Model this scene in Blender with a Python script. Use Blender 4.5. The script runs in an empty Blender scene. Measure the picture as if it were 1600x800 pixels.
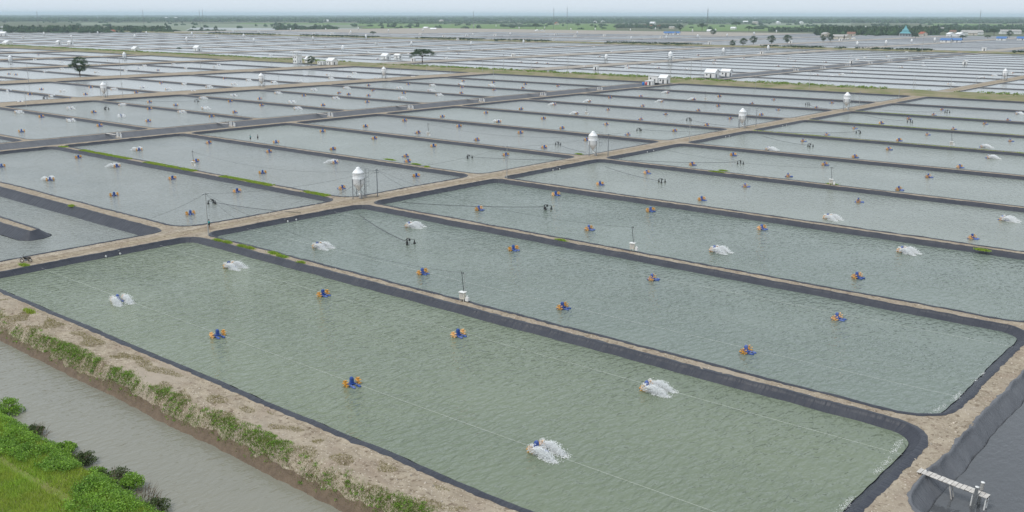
import bpy, bmesh, math, random
from mathutils import Vector, Matrix, noise
from mathutils.geometry import delaunay_2d_cdt
R = math.radians
rnd = random.Random(7)
sc = bpy.context.scene
C = sc.collection

# ------------------------------------------------------------------ camera
F_PX, CAM_H = 1504.0, 38.0
PITCH, ROLL, YAW = math.atan((400 - 22.5) / F_PX), math.atan(3 / 1600), R(40.25)
fw = Vector((-math.sin(YAW) * math.cos(PITCH), math.cos(YAW) * math.cos(PITCH), -math.sin(PITCH)))
r0 = Vector((math.cos(YAW), math.sin(YAW), 0))
u0 = r0.cross(fw)
rt = r0 * math.cos(ROLL) + u0 * math.sin(ROLL)
up = rt.cross(fw)
cam = bpy.data.objects.new('camera', bpy.data.cameras.new('camera'))
C.objects.link(cam)
cam.matrix_world = Matrix(((rt.x, up.x, -fw.x, 0), (rt.y, up.y, -fw.y, 0), (rt.z, up.z, -fw.z, CAM_H), (0, 0, 0, 1)))
cam.data.sensor_width = 36
cam.data.lens = 36 * F_PX / 1600
cam.data.clip_start, cam.data.clip_end = 1, 150000
sc.camera = cam

# ------------------------------------------------------------------ sky, sun, exposure
SUN_EL, SUN_AZ = R(58), R(200)      # azimuth clockwise from +Y
world = bpy.data.worlds.new('World'); sc.world = world; world.use_nodes = True
wn, wl = world.node_tree.nodes, world.node_tree.links
wn.clear()
w_out = wn.new('ShaderNodeOutputWorld'); w_bg = wn.new('ShaderNodeBackground')
w_sky = wn.new('ShaderNodeTexSky'); w_sky.sky_type = 'NISHITA'; w_sky.sun_disc = False
w_sky.sun_elevation, w_sky.sun_rotation = SUN_EL, SUN_AZ
w_sky.dust_density, w_sky.air_density, w_sky.ozone_density, w_sky.altitude = 4, 1, 1, 40
w_mix = wn.new('ShaderNodeMixRGB'); w_mix.inputs[0].default_value = 0.92
w_mix.inputs[2].default_value = (6.15, 6.75, 7.4, 1)      # the even veil of cloud
wl.new(w_sky.outputs[0], w_mix.inputs[1]); wl.new(w_mix.outputs[0], w_bg.inputs[0])
w_bg.inputs[1].default_value = 0.1
wl.new(w_bg.outputs[0], w_out.inputs[0])
sun = bpy.data.objects.new('sun', bpy.data.lights.new('sun', 'SUN'))
C.objects.link(sun)
sun.data.energy, sun.data.angle, sun.data.color = 1.5, R(14), (1, 0.96, 0.9)
sd = Vector((math.sin(SUN_AZ) * math.cos(SUN_EL), math.cos(SUN_AZ) * math.cos(SUN_EL), math.sin(SUN_EL)))
sun.rotation_euler = sd.to_track_quat('Z', 'Y').to_euler()
sun.location = (0, 0, 80)
sc.view_settings.view_transform, sc.view_settings.look = 'Standard', 'None'
sc.view_settings.exposure, sc.view_settings.gamma = 0.36, 1.0
sc.render.engine = 'CYCLES'
sc.cycles.use_denoising = True
sc.cycles.max_bounces, sc.cycles.diffuse_bounces, sc.cycles.glossy_bounces = 8, 4, 3
sc.cycles.transparent_max_bounces, sc.cycles.volume_bounces = 4, 1
sc.cycles.use_adaptive_sampling = False

def at(px, py, z=0.0):
    """ground point seen at a pixel of the 1600 x 800 photograph"""
    d = fw * F_PX + rt * (px - 800) + up * (400 - py)
    t = (z - CAM_H) / d.z
    return Vector((d.x * t, d.y * t, z))
def proj(p):
    q = Vector(p) - Vector((0, 0, CAM_H)); dz = q.dot(fw)
    if dz < 1: return None
    return 800 + q.dot(rt) / dz * F_PX, 400 - q.dot(up) / dz * F_PX
def top_z(base, px_h):
    """height of a thing on the ground at base that is px_h pixels tall"""
    d = (Vector(base) - Vector((0, 0, CAM_H))).dot(fw)
    return px_h * d / F_PX / math.cos(PITCH)

# ------------------------------------------------------------------ materials
MATS = {}
def mat(name, col, rough=0.8, spec=0.3, var=0.0, vscale=1.0, col2=None, bump=0.0, bscale=8.0, metal=0.0, island=0.0, trans=0.0):
    m = bpy.data.materials.new(name); m.use_nodes = True
    n, l = m.node_tree.nodes, m.node_tree.links
    b = n['Principled BSDF']
    b.inputs['Roughness'].default_value = rough
    b.inputs['Specular IOR Level'].default_value = spec
    b.inputs['Metallic'].default_value = metal
    b.inputs['Base Color'].default_value = (*col, 1)
    geo = n.new('ShaderNodeNewGeometry')
    cur = None
    if col2 or var:
        t = n.new('ShaderNodeTexNoise'); t.inputs['Scale'].default_value = vscale; t.inputs['Detail'].default_value = 5
        t.inputs['Roughness'].default_value = 0.65
        l.new(geo.outputs['Position'], t.inputs['Vector'])
        rp = n.new('ShaderNodeValToRGB'); l.new(t.outputs[0], rp.inputs[0])
        rp.color_ramp.elements[0].position, rp.color_ramp.elements[1].position = 0.32, 0.68
        c2 = col2 if col2 else tuple(c * (1 - var) for c in col)
        rp.color_ramp.elements[0].color = (*c2, 1); rp.color_ramp.elements[1].color = (*col, 1)
        l.new(rp.outputs[0], b.inputs['Base Color']); cur = rp
    if island:
        mx = n.new('ShaderNodeHueSaturation'); mp = n.new('ShaderNodeMapRange')
        mp.inputs['To Min'].default_value, mp.inputs['To Max'].default_value = 1 - island, 1 + island
        l.new(geo.outputs['Random Per Island'], mp.inputs[0]); l.new(mp.outputs[0], mx.inputs['Value'])
        if cur: l.new(cur.outputs[0], mx.inputs['Color'])
        else: mx.inputs['Color'].default_value = (*col, 1)
        l.new(mx.outputs[0], b.inputs['Base Color'])
    if bump:
        t = n.new('ShaderNodeTexNoise'); t.inputs['Scale'].default_value = bscale; t.inputs['Detail'].default_value = 6
        l.new(geo.outputs['Position'], t.inputs['Vector'])
        bp = n.new('ShaderNodeBump'); bp.inputs['Strength'].default_value = 0.9; bp.inputs['Distance'].default_value = bump
        l.new(t.outputs[0], bp.inputs['Height']); l.new(bp.outputs[0], b.inputs['Normal'])
    if trans:
        tb = n.new('ShaderNodeBsdfTranslucent'); ms = n.new('ShaderNodeMixShader'); ms.inputs[0].default_value = trans
        if b.inputs['Base Color'].links: l.new(b.inputs['Base Color'].links[0].from_socket, tb.inputs[0])
        else: tb.inputs[0].default_value = (*col, 1)
        l.new(b.outputs[0], ms.inputs[1]); l.new(tb.outputs[0], ms.inputs[2]); l.new(ms.outputs[0], n['Material Output'].inputs[0])
    MATS[name] = m
    return m

def water_mat(name, col, col2, amp=0.05, rough=0.06, size=1.0):
    m = bpy.data.materials.new(name); m.use_nodes = True
    n, l = m.node_tree.nodes, m.node_tree.links
    b = n['Principled BSDF']; b.inputs['IOR'].default_value = 1.33; b.inputs['Roughness'].default_value = rough
    geo = n.new('ShaderNodeNewGeometry')
    big = n.new('ShaderNodeTexNoise'); big.inputs['Scale'].default_value = 0.045; big.inputs['Detail'].default_value = 4
    bm_ = n.new('ShaderNodeMapping'); bm_.inputs['Rotation'].default_value = (0, 0, R(25)); bm_.inputs['Scale'].default_value = (0.45, 1, 1)
    l.new(geo.outputs['Position'], bm_.inputs['Vector']); l.new(bm_.outputs[0], big.inputs['Vector']); big.inputs['Distortion'].default_value = 0.8
    rp = n.new('ShaderNodeValToRGB'); rp.color_ramp.elements[0].position, rp.color_ramp.elements[1].position = 0.3, 0.7
    rp.color_ramp.elements[0].color, rp.color_ramp.elements[1].color = (*col2, 1), (*col, 1)
    l.new(big.outputs[0], rp.inputs[0]); l.new(rp.outputs[0], b.inputs['Base Color'])
    def layer(rot, sx, sy, scale, det, rg):
        mp = n.new('ShaderNodeMapping'); mp.inputs['Rotation'].default_value = (0, 0, R(rot)); mp.inputs['Scale'].default_value = (sx, sy, 1)
        l.new(geo.outputs['Position'], mp.inputs['Vector'])
        t = n.new('ShaderNodeTexNoise'); t.inputs['Scale'].default_value = scale / size; t.inputs['Detail'].default_value = det
        t.inputs['Roughness'].default_value = rg; t.inputs['Distortion'].default_value = 0.3
        l.new(mp.outputs[0], t.inputs['Vector']); return t
    a = layer(36, 1.0, 0.44, 1.55, 1.8, 0.45)
    c = layer(10, 1.0, 0.5, 3.6, 1.0, 0.5)
    ad = n.new('ShaderNodeMath'); ad.operation = 'MULTIPLY_ADD'; ad.inputs[1].default_value = 0.22
    l.new(c.outputs[0], ad.inputs[0]); l.new(a.outputs[0], ad.inputs[2])
    # gusts: patches of livelier and of calmer water
    gust = n.new('ShaderNodeTexNoise'); gust.inputs['Scale'].default_value = 0.06; gust.inputs['Detail'].default_value = 2
    l.new(geo.outputs['Position'], gust.inputs['Vector'])
    gm = n.new('ShaderNodeMapRange'); gm.inputs['From Min'].default_value, gm.inputs['From Max'].default_value = 0.3, 0.7
    gm.inputs['To Min'].default_value, gm.inputs['To Max'].default_value = 0.5, 1.1
    l.new(gust.outputs[0], gm.inputs[0])
    hm = n.new('ShaderNodeMath'); hm.operation = 'MULTIPLY'
    l.new(ad.outputs[0], hm.inputs[0]); l.new(gm.outputs[0], hm.inputs[1])
    bp = n.new('ShaderNodeBump'); bp.inputs['Strength'].default_value = 1; bp.inputs['Distance'].default_value = amp * size
    l.new(hm.outputs[0], bp.inputs['Height']); l.new(bp.outputs[0], b.inputs['Normal'])
    MATS[name] = m
    return m

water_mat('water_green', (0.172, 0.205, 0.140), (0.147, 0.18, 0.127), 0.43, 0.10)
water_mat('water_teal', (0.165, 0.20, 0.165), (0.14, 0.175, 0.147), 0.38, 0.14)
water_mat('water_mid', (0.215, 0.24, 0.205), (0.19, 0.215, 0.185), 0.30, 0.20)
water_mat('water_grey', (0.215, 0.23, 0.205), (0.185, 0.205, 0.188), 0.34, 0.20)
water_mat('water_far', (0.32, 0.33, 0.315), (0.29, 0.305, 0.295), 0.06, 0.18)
water_mat('water_canal', (0.225, 0.22, 0.178), (0.195, 0.195, 0.162), 0.15, 0.12)
water_mat('water_dark', (0.088, 0.093, 0.10), (0.078, 0.083, 0.09), 0.10, 0.1, 0.8)

def fade(name, lo, hi):
    m = MATS[name]; n, l = m.node_tree.nodes, m.node_tree.links; b = n['Principled BSDF']
    oi = n.new('ShaderNodeObjectInfo'); hs = n.new('ShaderNodeHueSaturation')
    for k, (a_, b_) in (('Value', (lo, hi)), ('Saturation', (1.0, lo))):
        mp = n.new('ShaderNodeMapRange'); mp.inputs['To Min'].default_value, mp.inputs['To Max'].default_value = a_, b_
        l.new(oi.outputs['Random'], mp.inputs[0]); l.new(mp.outputs[0], hs.inputs[k])
    l.new(b.inputs['Base Color'].links[0].from_socket, hs.inputs['Color']); l.new(hs.outputs[0], b.inputs['Base Color'])
def soil_mat():
    m = mat('soil', (0.40, 0.345, 0.265), 0.95, 0.1, col2=(0.245, 0.203, 0.152), vscale=0.55, bump=0.06, bscale=3.0)
    n, l = m.node_tree.nodes, m.node_tree.links
    b = n['Principled BSDF']; src = b.inputs['Base Color'].links[0].from_socket
    geo = n.new('ShaderNodeNewGeometry')
    def add(scale, lo, hi, col, src, det=4):
        t = n.new('ShaderNodeTexNoise'); t.inputs['Scale'].default_value = scale; t.inputs['Detail'].default_value = det
        l.new(geo.outputs['Position'], t.inputs['Vector'])
        rp = n.new('ShaderNodeMapRange'); rp.inputs['From Min'].default_value, rp.inputs['From Max'].default_value = lo, hi
        l.new(t.outputs[0], rp.inputs[0])
        mx = n.new('ShaderNodeMixRGB'); l.new(rp.outputs[0], mx.inputs[0]); l.new(src, mx.inputs[1]); mx.inputs[2].default_value = (*col, 1)
        return mx.outputs[0]
    s = add(0.35, 0.50, 0.66, (0.29, 0.235, 0.18), src)
    s = add(1.3, 0.56, 0.68, (0.185, 0.145, 0.105), s)
    s = add(2.6, 0.58, 0.70, (0.15, 0.118, 0.085), s)
    s = add(5.5, 0.62, 0.70, (0.58, 0.52, 0.44), s, 2)
    s = add(0.09, 0.52, 0.75, (0.36, 0.31, 0.25), s)
    l.new(s, b.inputs['Base Color'])
    return m
soil_mat()
rm = MATS['soil'].copy(); rm.name = 'road_soil'; MATS['road_soil'] = rm
def ruts(m, x0):
    n, l = m.node_tree.nodes, m.node_tree.links; b = n['Principled BSDF']; src = b.inputs['Base Color'].links[0].from_socket
    geo = n.new('ShaderNodeNewGeometry'); sp = n.new('ShaderNodeSeparateXYZ'); l.new(geo.outputs['Position'], sp.inputs[0])
    wb = n.new('ShaderNodeTexNoise'); wb.inputs['Scale'].default_value = 0.12; l.new(geo.outputs['Position'], wb.inputs['Vector'])
    ds = n.new('ShaderNodeMath'); ds.operation = 'MULTIPLY_ADD'; ds.inputs[1].default_value = 2.4; l.new(wb.outputs[0], ds.inputs[0]); l.new(sp.outputs[0], ds.inputs[2])
    of = n.new('ShaderNodeMath'); of.operation = 'ADD'; of.inputs[1].default_value = -x0 - 1.2; l.new(ds.outputs[0], of.inputs[0])
    rp = n.new('ShaderNodeValToRGB'); mr = n.new('ShaderNodeMapRange'); mr.inputs['From Min'].default_value, mr.inputs['From Max'].default_value = -3, 3; l.new(of.outputs[0], mr.inputs[0]); l.new(mr.outputs[0], rp.inputs[0])
    cr = rp.color_ramp; cr.elements[0].position = 0.0; cr.elements[0].color = (1.05, 1.08, 1.12, 1); cr.elements[1].position = 1.0; cr.elements[1].color = (0.95, 0.97, 1.0, 1)
    for p, c in ((0.18, (1.15, 1.15, 1.17)), (0.30, (0.72, 0.70, 0.68)), (0.38, (1.02, 1.0, 0.97)), (0.50, (0.86, 0.87, 0.80)), (0.60, (1.05, 1.02, 0.98)), (0.68, (0.75, 0.73, 0.70)), (0.80, (1.1, 1.1, 1.1))):
        e = cr.elements.new(p); e.color = (*c, 1)
    mx = n.new('ShaderNodeMixRGB'); mx.blend_type = 'MULTIPLY'; mx.inputs[0].default_value = 0.85; l.new(src, mx.inputs[1]); l.new(rp.outputs[0], mx.inputs[2]); l.new(mx.outputs[0], b.inputs['Base Color'])
ruts(rm, -153.2)
mat('soil_grey', (0.40, 0.365, 0.32), 0.95, 0.1, col2=(0.27, 0.245, 0.21), vscale=0.5, bump=0.05, bscale=3)
mat('mud', (0.17, 0.125, 0.085), 0.7, 0.3, col2=(0.11, 0.08, 0.055), vscale=1.2, bump=0.12, bscale=2.5)
def liner_mat(name, col, col2, bdist):
    """plastic sheet: pleats across the slope and slanting creases, laid out along the rim (uv = metres along, metres down)"""
    m = mat(name, col, 0.48, 0.32, col2=col2, vscale=0.35)
    n, l = m.node_tree.nodes, m.node_tree.links; b = n['Principled BSDF']
    uv = n.new('ShaderNodeUVMap')
    def lay(rot, sx, sy, scale, det):
        mp = n.new('ShaderNodeMapping'); mp.inputs['Rotation'].default_value = (0, 0, R(rot)); mp.inputs['Scale'].default_value = (sx, sy, 1); l.new(uv.outputs[0], mp.inputs['Vector'])
        t = n.new('ShaderNodeTexNoise'); t.inputs['Scale'].default_value = scale; t.inputs['Detail'].default_value = det; t.inputs['Distortion'].default_value = 0.4
        l.new(mp.outputs[0], t.inputs['Vector']); return t
    a, c = lay(8, 1, 0.14, 1.7, 3), lay(-38, 1, 0.22, 0.8, 2)
    rd = n.new('ShaderNodeMath'); rd.operation = 'PINGPONG'; rd.inputs[1].default_value = 0.14; l.new(c.outputs[0], rd.inputs[0])
    ad = n.new('ShaderNodeMath'); ad.operation = 'MULTIPLY_ADD'; ad.inputs[1].default_value = 0.8; l.new(rd.outputs[0], ad.inputs[0]); l.new(a.outputs[0], ad.inputs[2])
    bp = n.new('ShaderNodeBump'); bp.inputs['Strength'].default_value = 1; bp.inputs['Distance'].default_value = bdist
    l.new(ad.outputs[0], bp.inputs['Height']); l.new(bp.outputs[0], b.inputs['Normal'])
liner_mat('liner', (0.030, 0.034, 0.047), (0.046, 0.050, 0.063), 0.17)
liner_mat('liner_grey', (0.135, 0.140, 0.152), (0.095, 0.099, 0.111), 0.26)
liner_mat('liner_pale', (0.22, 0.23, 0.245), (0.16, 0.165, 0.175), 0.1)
mat('ground', (0.085, 0.115, 0.06), 0.95, 0.05, col2=(0.15, 0.155, 0.105), vscale=0.003)
mat('grass', (0.20, 0.29, 0.06), 0.7, 0.2, island=0.35, trans=0.35)
mat('grass_lush', (0.29, 0.46, 0.055), 0.65, 0.25, island=0.32, col2=(0.37, 0.43, 0.07), vscale=0.3, trans=0.35)
mat('grass_dry', (0.27, 0.24, 0.10), 0.8, 0.15, island=0.35, trans=0.35)
mat('leaf_bright', (0.27, 0.45, 0.055), 0.5, 0.35, island=0.38, col2=(0.14, 0.28, 0.04), vscale=0.5, trans=0.35)
mat('leaf_dark', (0.085, 0.12, 0.04), 0.55, 0.3, island=0.4, trans=0.35)
mat('leaf_tree', (0.040, 0.085, 0.030), 0.6, 0.25, island=0.4, col2=(0.055, 0.10, 0.035), vscale=0.3, trans=0.35)
mat('leaf_far', (0.032, 0.062, 0.026), 0.8, 0.1, island=0.5, col2=(0.05, 0.08, 0.035), vscale=0.02)
mat('turf', (0.17, 0.25, 0.05), 0.95, 0.05, col2=(0.20, 0.19, 0.08), vscale=0.35, bump=0.15, bscale=2)
mat('turf_far', (0.15, 0.175, 0.07), 0.95, 0.05, col2=(0.30, 0.25, 0.18), vscale=0.09)
mat('field_green', (0.12, 0.21, 0.06), 0.95, 0.05, col2=(0.15, 0.20, 0.08), vscale=0.01)
mat('field_pale', (0.21, 0.24, 0.18), 0.9, 0.1, col2=(0.17, 0.21, 0.14), vscale=0.01)
mat('field_wet', (0.26, 0.28, 0.27), 0.35, 0.5, col2=(0.21, 0.24, 0.21), vscale=0.01)
mat('bark', (0.13, 0.10, 0.075), 0.9, 0.1, var=0.4, vscale=3, bump=0.05)
mat('twig', (0.20, 0.16, 0.12), 0.9, 0.1, var=0.3, vscale=2)
mat('blue_plastic', (0.012, 0.075, 0.36), 0.38, 0.5, var=0.25, vscale=2.5)
mat('orange_plastic', (0.82, 0.41, 0.05), 0.45, 0.5, var=0.2, vscale=4)
fade('blue_plastic', 0.8, 1.35); fade('orange_plastic', 0.8, 1.15)
mat('white_paint', (0.80, 0.80, 0.78), 0.6, 0.3, var=0.10, vscale=0.8)
mat('white_roof', (0.86, 0.87, 0.88), 0.45, 0.4, var=0.12, vscale=0.6)
mat('silo_white', (0.88, 0.89, 0.90), 0.35, 0.5, var=0.07, vscale=0.9)
mat('steel', (0.22, 0.235, 0.255), 0.5, 0.5, var=0.25, vscale=2)
mat('pole_grey', (0.42, 0.42, 0.41), 0.7, 0.3, var=0.2, vscale=1.5)
mat('cable', (0.06, 0.065, 0.07), 0.6, 0.3)
mat('rope', (0.66, 0.68, 0.64), 0.8, 0.2)
mat('black', (0.012, 0.012, 0.013), 0.45, 0.5)
mat('rubber', (0.02, 0.02, 0.021), 0.8, 0.2)
mat('chrome', (0.55, 0.55, 0.55), 0.3, 0.5, metal=0.9)
mat('dark_opening', (0.03, 0.032, 0.036), 0.4, 0.5)
mat('cream_box', (0.72, 0.68, 0.58), 0.6, 0.3, var=0.15, vscale=4)
mat('wood', (0.62, 0.60, 0.56), 0.85, 0.2, col2=(0.42, 0.39, 0.36), vscale=3, bump=0.02, bscale=9, island=0.12)
mat('wood_dark', (0.14, 0.11, 0.085), 0.85, 0.2, var=0.3, vscale=3)
mat('pipe_white', (0.82, 0.82, 0.80), 0.5, 0.4, var=0.15, vscale=2)
mat('foam', (0.95, 0.96, 0.96), 0.7, 0.3, trans=0.4)
mat('red_tile', (0.42, 0.13, 0.075), 0.8, 0.2, var=0.25, vscale=0.5)
mat('brown_tile', (0.26, 0.15, 0.11), 0.85, 0.2, var=0.25, vscale=0.5)
mat('grey_roof', (0.42, 0.41, 0.39), 0.7, 0.3, var=0.2, vscale=0.4)
mat('turquoise', (0.13, 0.36, 0.40), 0.5, 0.4, var=0.15, vscale=0.5)
mat('blue_roof', (0.06, 0.17, 0.42), 0.5, 0.4, var=0.15, vscale=0.5)
mat('cream_wall', (0.62, 0.56, 0.46), 0.8, 0.2, var=0.2, vscale=0.5)
mat('blue_drum', (0.02, 0.19, 0.62), 0.4, 0.5)
mat('red_drum', (0.62, 0.10, 0.10), 0.4, 0.5)
mat('skin', (0.24, 0.13, 0.085), 0.6, 0.3)
mat('teal_cloth', (0.02, 0.32, 0.34), 0.85, 0.1, var=0.2, vscale=6)
mat('dark_cloth', (0.02, 0.024, 0.03), 0.9, 0.1)
mat('grey_cloth', (0.30, 0.30, 0.31), 0.9, 0.1)
mat('hair', (0.012, 0.011, 0.01), 0.6, 0.3)
mat('stone', (0.44, 0.39, 0.33), 0.9, 0.2, island=0.4)

# ------------------------------------------------------------------ mesh helpers
class MB:
    def __init__(s): s.v, s.f, s.smooth = [], [], False
    def quad(s, a, b, c, d):
        i = len(s.v); s.v += [tuple(a), tuple(b), tuple(c), tuple(d)]; s.f.append((i, i + 1, i + 2, i + 3))
    def tri(s, a, b, c):
        i = len(s.v); s.v += [tuple(a), tuple(b), tuple(c)]; s.f.append((i, i + 1, i + 2))
    def box(s, c, size, rz=0.0, taper=1.0):
        i = len(s.v); cx, cy, cz = c; hx, hy, hz = size[0] / 2, size[1] / 2, size[2] / 2
        ca, sa = math.cos(rz), math.sin(rz)
        for z, k in ((-hz, 1), (hz, taper)):
            for x, y in ((-hx, -hy), (hx, -hy), (hx, hy), (-hx, hy)):
                x, y = x * k, y * k
                s.v.append((cx + x * ca - y * sa, cy + x * sa + y * ca, cz + z))
        for q in ((3, 2, 1, 0), (4, 5, 6, 7), (0, 1, 5, 4), (1, 2, 6, 5), (2, 3, 7, 6), (3, 0, 4, 7)):
            s.f.append(tuple(i + k for k in q))
        return s
    def tube(s, pts, rad, n=6, cap=True):
        pts = [Vector(p) for p in pts]; rads = rad if isinstance(rad, (list, tuple)) else [rad] * len(pts)
        i0 = len(s.v); d0 = (pts[1] - pts[0]).normalized()
        ref = Vector((0, 0, 1)) if abs(d0.z) < 0.9 else Vector((1, 0, 0))
        for k, p in enumerate(pts):
            d = (pts[min(k + 1, len(pts) - 1)] - pts[max(k - 1, 0)]).normalized()
            a = d.cross(ref)
            a = a.normalized() if a.length > 1e-6 else Vector((1, 0, 0)); b = d.cross(a)
            for j in range(n):
                t = 2 * math.pi * j / n; q = p + (a * math.cos(t) + b * math.sin(t)) * rads[k]; s.v.append(tuple(q))
        for k in range(len(pts) - 1):
            for j in range(n):
                s.f.append((i0 + k * n + j, i0 + k * n + (j + 1) % n, i0 + (k + 1) * n + (j + 1) % n, i0 + (k + 1) * n + j))
        if cap:
            s.f.append(tuple(i0 + j for j in reversed(range(n)))); m = i0 + (len(pts) - 1) * n
            s.f.append(tuple(m + j for j in range(n)))
        return s
    def lathe(s, prof, n=16, c=(0, 0, 0), axis='z'):
        i0 = len(s.v)
        for r_, h in prof:
            for j in range(n):
                t = 2 * math.pi * j / n; a, b = r_ * math.cos(t), r_ * math.sin(t)
                p = (a, b, h) if axis == 'z' else ((h, a, b) if axis == 'x' else (b, h, a))
                s.v.append((c[0] + p[0], c[1] + p[1], c[2] + p[2]))
        for k in range(len(prof) - 1):
            for j in range(n):
                s.f.append((i0 + k * n + j, i0 + k * n + (j + 1) % n, i0 + (k + 1) * n + (j + 1) % n, i0 + (k + 1) * n + j))
        s.f.append(tuple(i0 + j for j in reversed(range(n)))); m = i0 + (len(prof) - 1) * n
        s.f.append(tuple(m + j for j in range(n)))
        return s
    def mesh(s, name, m, smooth=False):
        me = bpy.data.meshes.new(name); me.from_pydata(s.v, [], s.f); me.update()
        if m: me.materials.append(MATS[m])
        if smooth or s.smooth: me.polygons.foreach_set('use_smooth', [True] * len(me.polygons))
        return me
    def build(s, name, m, parent=None, smooth=False):
        return link(name, s.mesh(name, m, smooth), parent)
def link(name, me, parent=None):
    o = bpy.data.objects.new(name, me); C.objects.link(o)
    if parent: o.parent = parent
    return o
def empty(name, loc=(0, 0, 0), rz=0.0):
    o = bpy.data.objects.new(name, None); C.objects.link(o); o.location = loc; o.rotation_euler = (0, 0, rz)
    o.empty_display_size = 0.1
    return o
def tag(o, label=None, cat=None, group=None, kind=None):
    if label: o['label'] = label
    if cat: o['category'] = cat
    if group: o['group'] = group
    if kind: o['kind'] = kind
    return o
def copy_tree(o, parent=None):
    c = o.copy(); C.objects.link(c); c.parent = parent
    for ch in o.children: copy_tree(ch, c)
    return c
class Proto:
    """first use hands out the built thing itself, later uses copy it"""
    def __init__(s, root): s.root, s.used = root, False
    def put(s, loc, rz=0.0, scale=1.0, label=None, cat=None, group=None):
        o = s.root if not s.used else copy_tree(s.root)
        s.used = True
        o.location = loc; o.rotation_euler = (0, 0, rz)
        o.scale = (scale,) * 3 if not isinstance(scale, tuple) else scale
        return tag(o, label, cat, group)
def struct(name, mb_or_mesh, m=None, smooth=False):
    o = mb_or_mesh.build(name, m, None, smooth) if isinstance(mb_or_mesh, MB) else link(name, mb_or_mesh)
    o['kind'] = 'structure'
    return o
def nz(x, y, z=0.0): return noise.noise(Vector((x, y, z)))

# ------------------------------------------------------------------ the pond grid (metres; +Y along the main dirt road)
YD = [53.3, 91, 130, 172, 214.5, 258, 302, 347, 392, 440, 487]
YF = [526 + 43 * i for i in range(14)]
YH = [1118 + 44 * i for i in range(21)]
COLS = [(-149.8, -24.0), (-286, -157), (-428, -306), (-566, -448), (-715, -592)]
x = -735
while x > -3200:
    COLS.append((x - 124, x)); x -= 147
HW = 1.2

def fillet(poly, rad, ds):
    """rounded corners, evenly spaced points, anticlockwise polygon"""
    n = len(poly); pts = []
    rads = rad if isinstance(rad, (list, tuple)) else [rad] * n
    for i in range(n):
        p0, p1, p2 = (Vector(poly[(i + k - 1) % n]) for k in range(3))
        a, b = (p0 - p1).normalized(), (p2 - p1).normalized(); r_ = rads[i]
        if r_ <= 0: pts.append(p1); continue
        ang = a.angle(b); d = r_ / math.tan(ang / 2)
        s_, e_ = p1 + a * d, p1 + b * d
        bis = (a + b).normalized(); c = p1 + bis * (r_ / math.sin(ang / 2))
        m = max(2, int((math.pi - ang) * r_ / ds) + 1) if ds < 3 else 3
        va, vb = s_ - c, e_ - c; tot = va.angle_signed(vb)
        for k in range(m + 1):
            t = -tot * k / m
            pts.append(c + Vector((va.x * math.cos(t) - va.y * math.sin(t), va.x * math.sin(t) + va.y * math.cos(t))))
    out = []
    for i, p in enumerate(pts):
        q = pts[(i + 1) % len(pts)]; L = (q - p).length; k = max(1, round(L / ds))
        for j in range(k): out.append(p.lerp(q, j / k))
    return out

def make_pond(poly, rad, ds, wz, run, wmat, lmat='liner', wob=0.0, depth=None, wrinkle=0.0, flap=0.45, crest=0.10, dry=False):
    """liner lofted round the rim and the sheet of water inside it; returns the hole for the earth"""
    rim = fillet([Vector(p) for p in poly], rad, ds); n = len(rim)
    nor = []
    for i in range(n):
        t = (rim[(i + 1) % n] - rim[i - 1]).normalized(); nor.append(Vector((t.y, -t.x)))
    s_acc, S = 0.0, []
    for i in range(n): S.append(s_acc); s_acc += (rim[(i + 1) % n] - rim[i]).length
    rim = [p + nor[i] * (wob * (nz(p.x * 0.11, p.y * 0.11, 3) + 0.5 * nz(p.x * 0.45, p.y * 0.45, 9))) for i, p in enumerate(rim)]
    depth = depth if depth else wz - 0.7
    slope = run / -wz
    if wrinkle: prof = [(flap, 0.015), (flap * 0.6, 0.06), (0.10, crest), (0, crest * 0.8)] + [(z * slope, z) for z in (-0.12, wz * 0.38, wz * 0.7, wz, depth)]
    else: prof = [(flap, 0.02), (0.05, crest), (depth * slope, depth)]
    mb = MB(); mb.smooth = bool(wrinkle)
    for k, (o_, z) in enumerate(prof):
        for i, p in enumerate(rim):
            oo, zz = o_, z
            if wrinkle:
                q = S[i] * 0.9 + z * 1.3
                w_ = nz(q * 0.55, z * 0.5, poly[0][1]) * 1.2 + (1 - abs(nz(q * 1.9, z * 0.8, 7)) * 2.4) * 0.6
                if k == 0: oo += 0.22 * nz(S[i] * 0.8, 5, poly[0][0]) + 0.15 * nz(S[i] * 2.7, 1, 2)
                else:
                    oo += wrinkle * w_ * (0.4 if k < 4 else 1.0)
                    if k < 4: zz += wrinkle * 0.7 * w_
            v = p + nor[i] * oo; mb.v.append((v.x, v.y, zz))
    for k in range(len(prof) - 1):
        for i in range(n):
            j = (i + 1) % n
            mb.f.append((k * n + i, k * n + j, (k + 1) * n + j, (k + 1) * n + i))
    if dry: mb.f.append(tuple((len(prof) - 1) * n + i for i in range(n)))
    lo = struct('pond_liner', mb, lmat)
    uvl = lo.data.uv_layers.new(name='UVMap'); dd = [0.0]
    for k in range(1, len(prof)): dd.append(dd[-1] + math.hypot(prof[k][0] - prof[k - 1][0], prof[k][1] - prof[k - 1][1]))
    buf = []
    for k in range(len(prof) - 1):
        for i in range(n):
            e = S[i + 1] if i + 1 < n else s_acc
            buf += [S[i], dd[k], e, dd[k], e, dd[k + 1], S[i], dd[k + 1]]
    if dry: buf += [0.0, 0.0] * n
    uvl.data.foreach_set('uv', buf)
    if not dry:
        w = MB()
        inset = wz * slope - 0.12
        step = 1
        for i in range(0, n, step):
            v = rim[i] + nor[i] * inset; w.v.append((v.x, v.y, wz))
        w.f.append(tuple(range(len(w.v))))
        struct('pond_water', w, wmat)
    return [rim[i] + nor[i] * (flap * 0.45 if wrinkle else 0.2) for i in range(n)]

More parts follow.
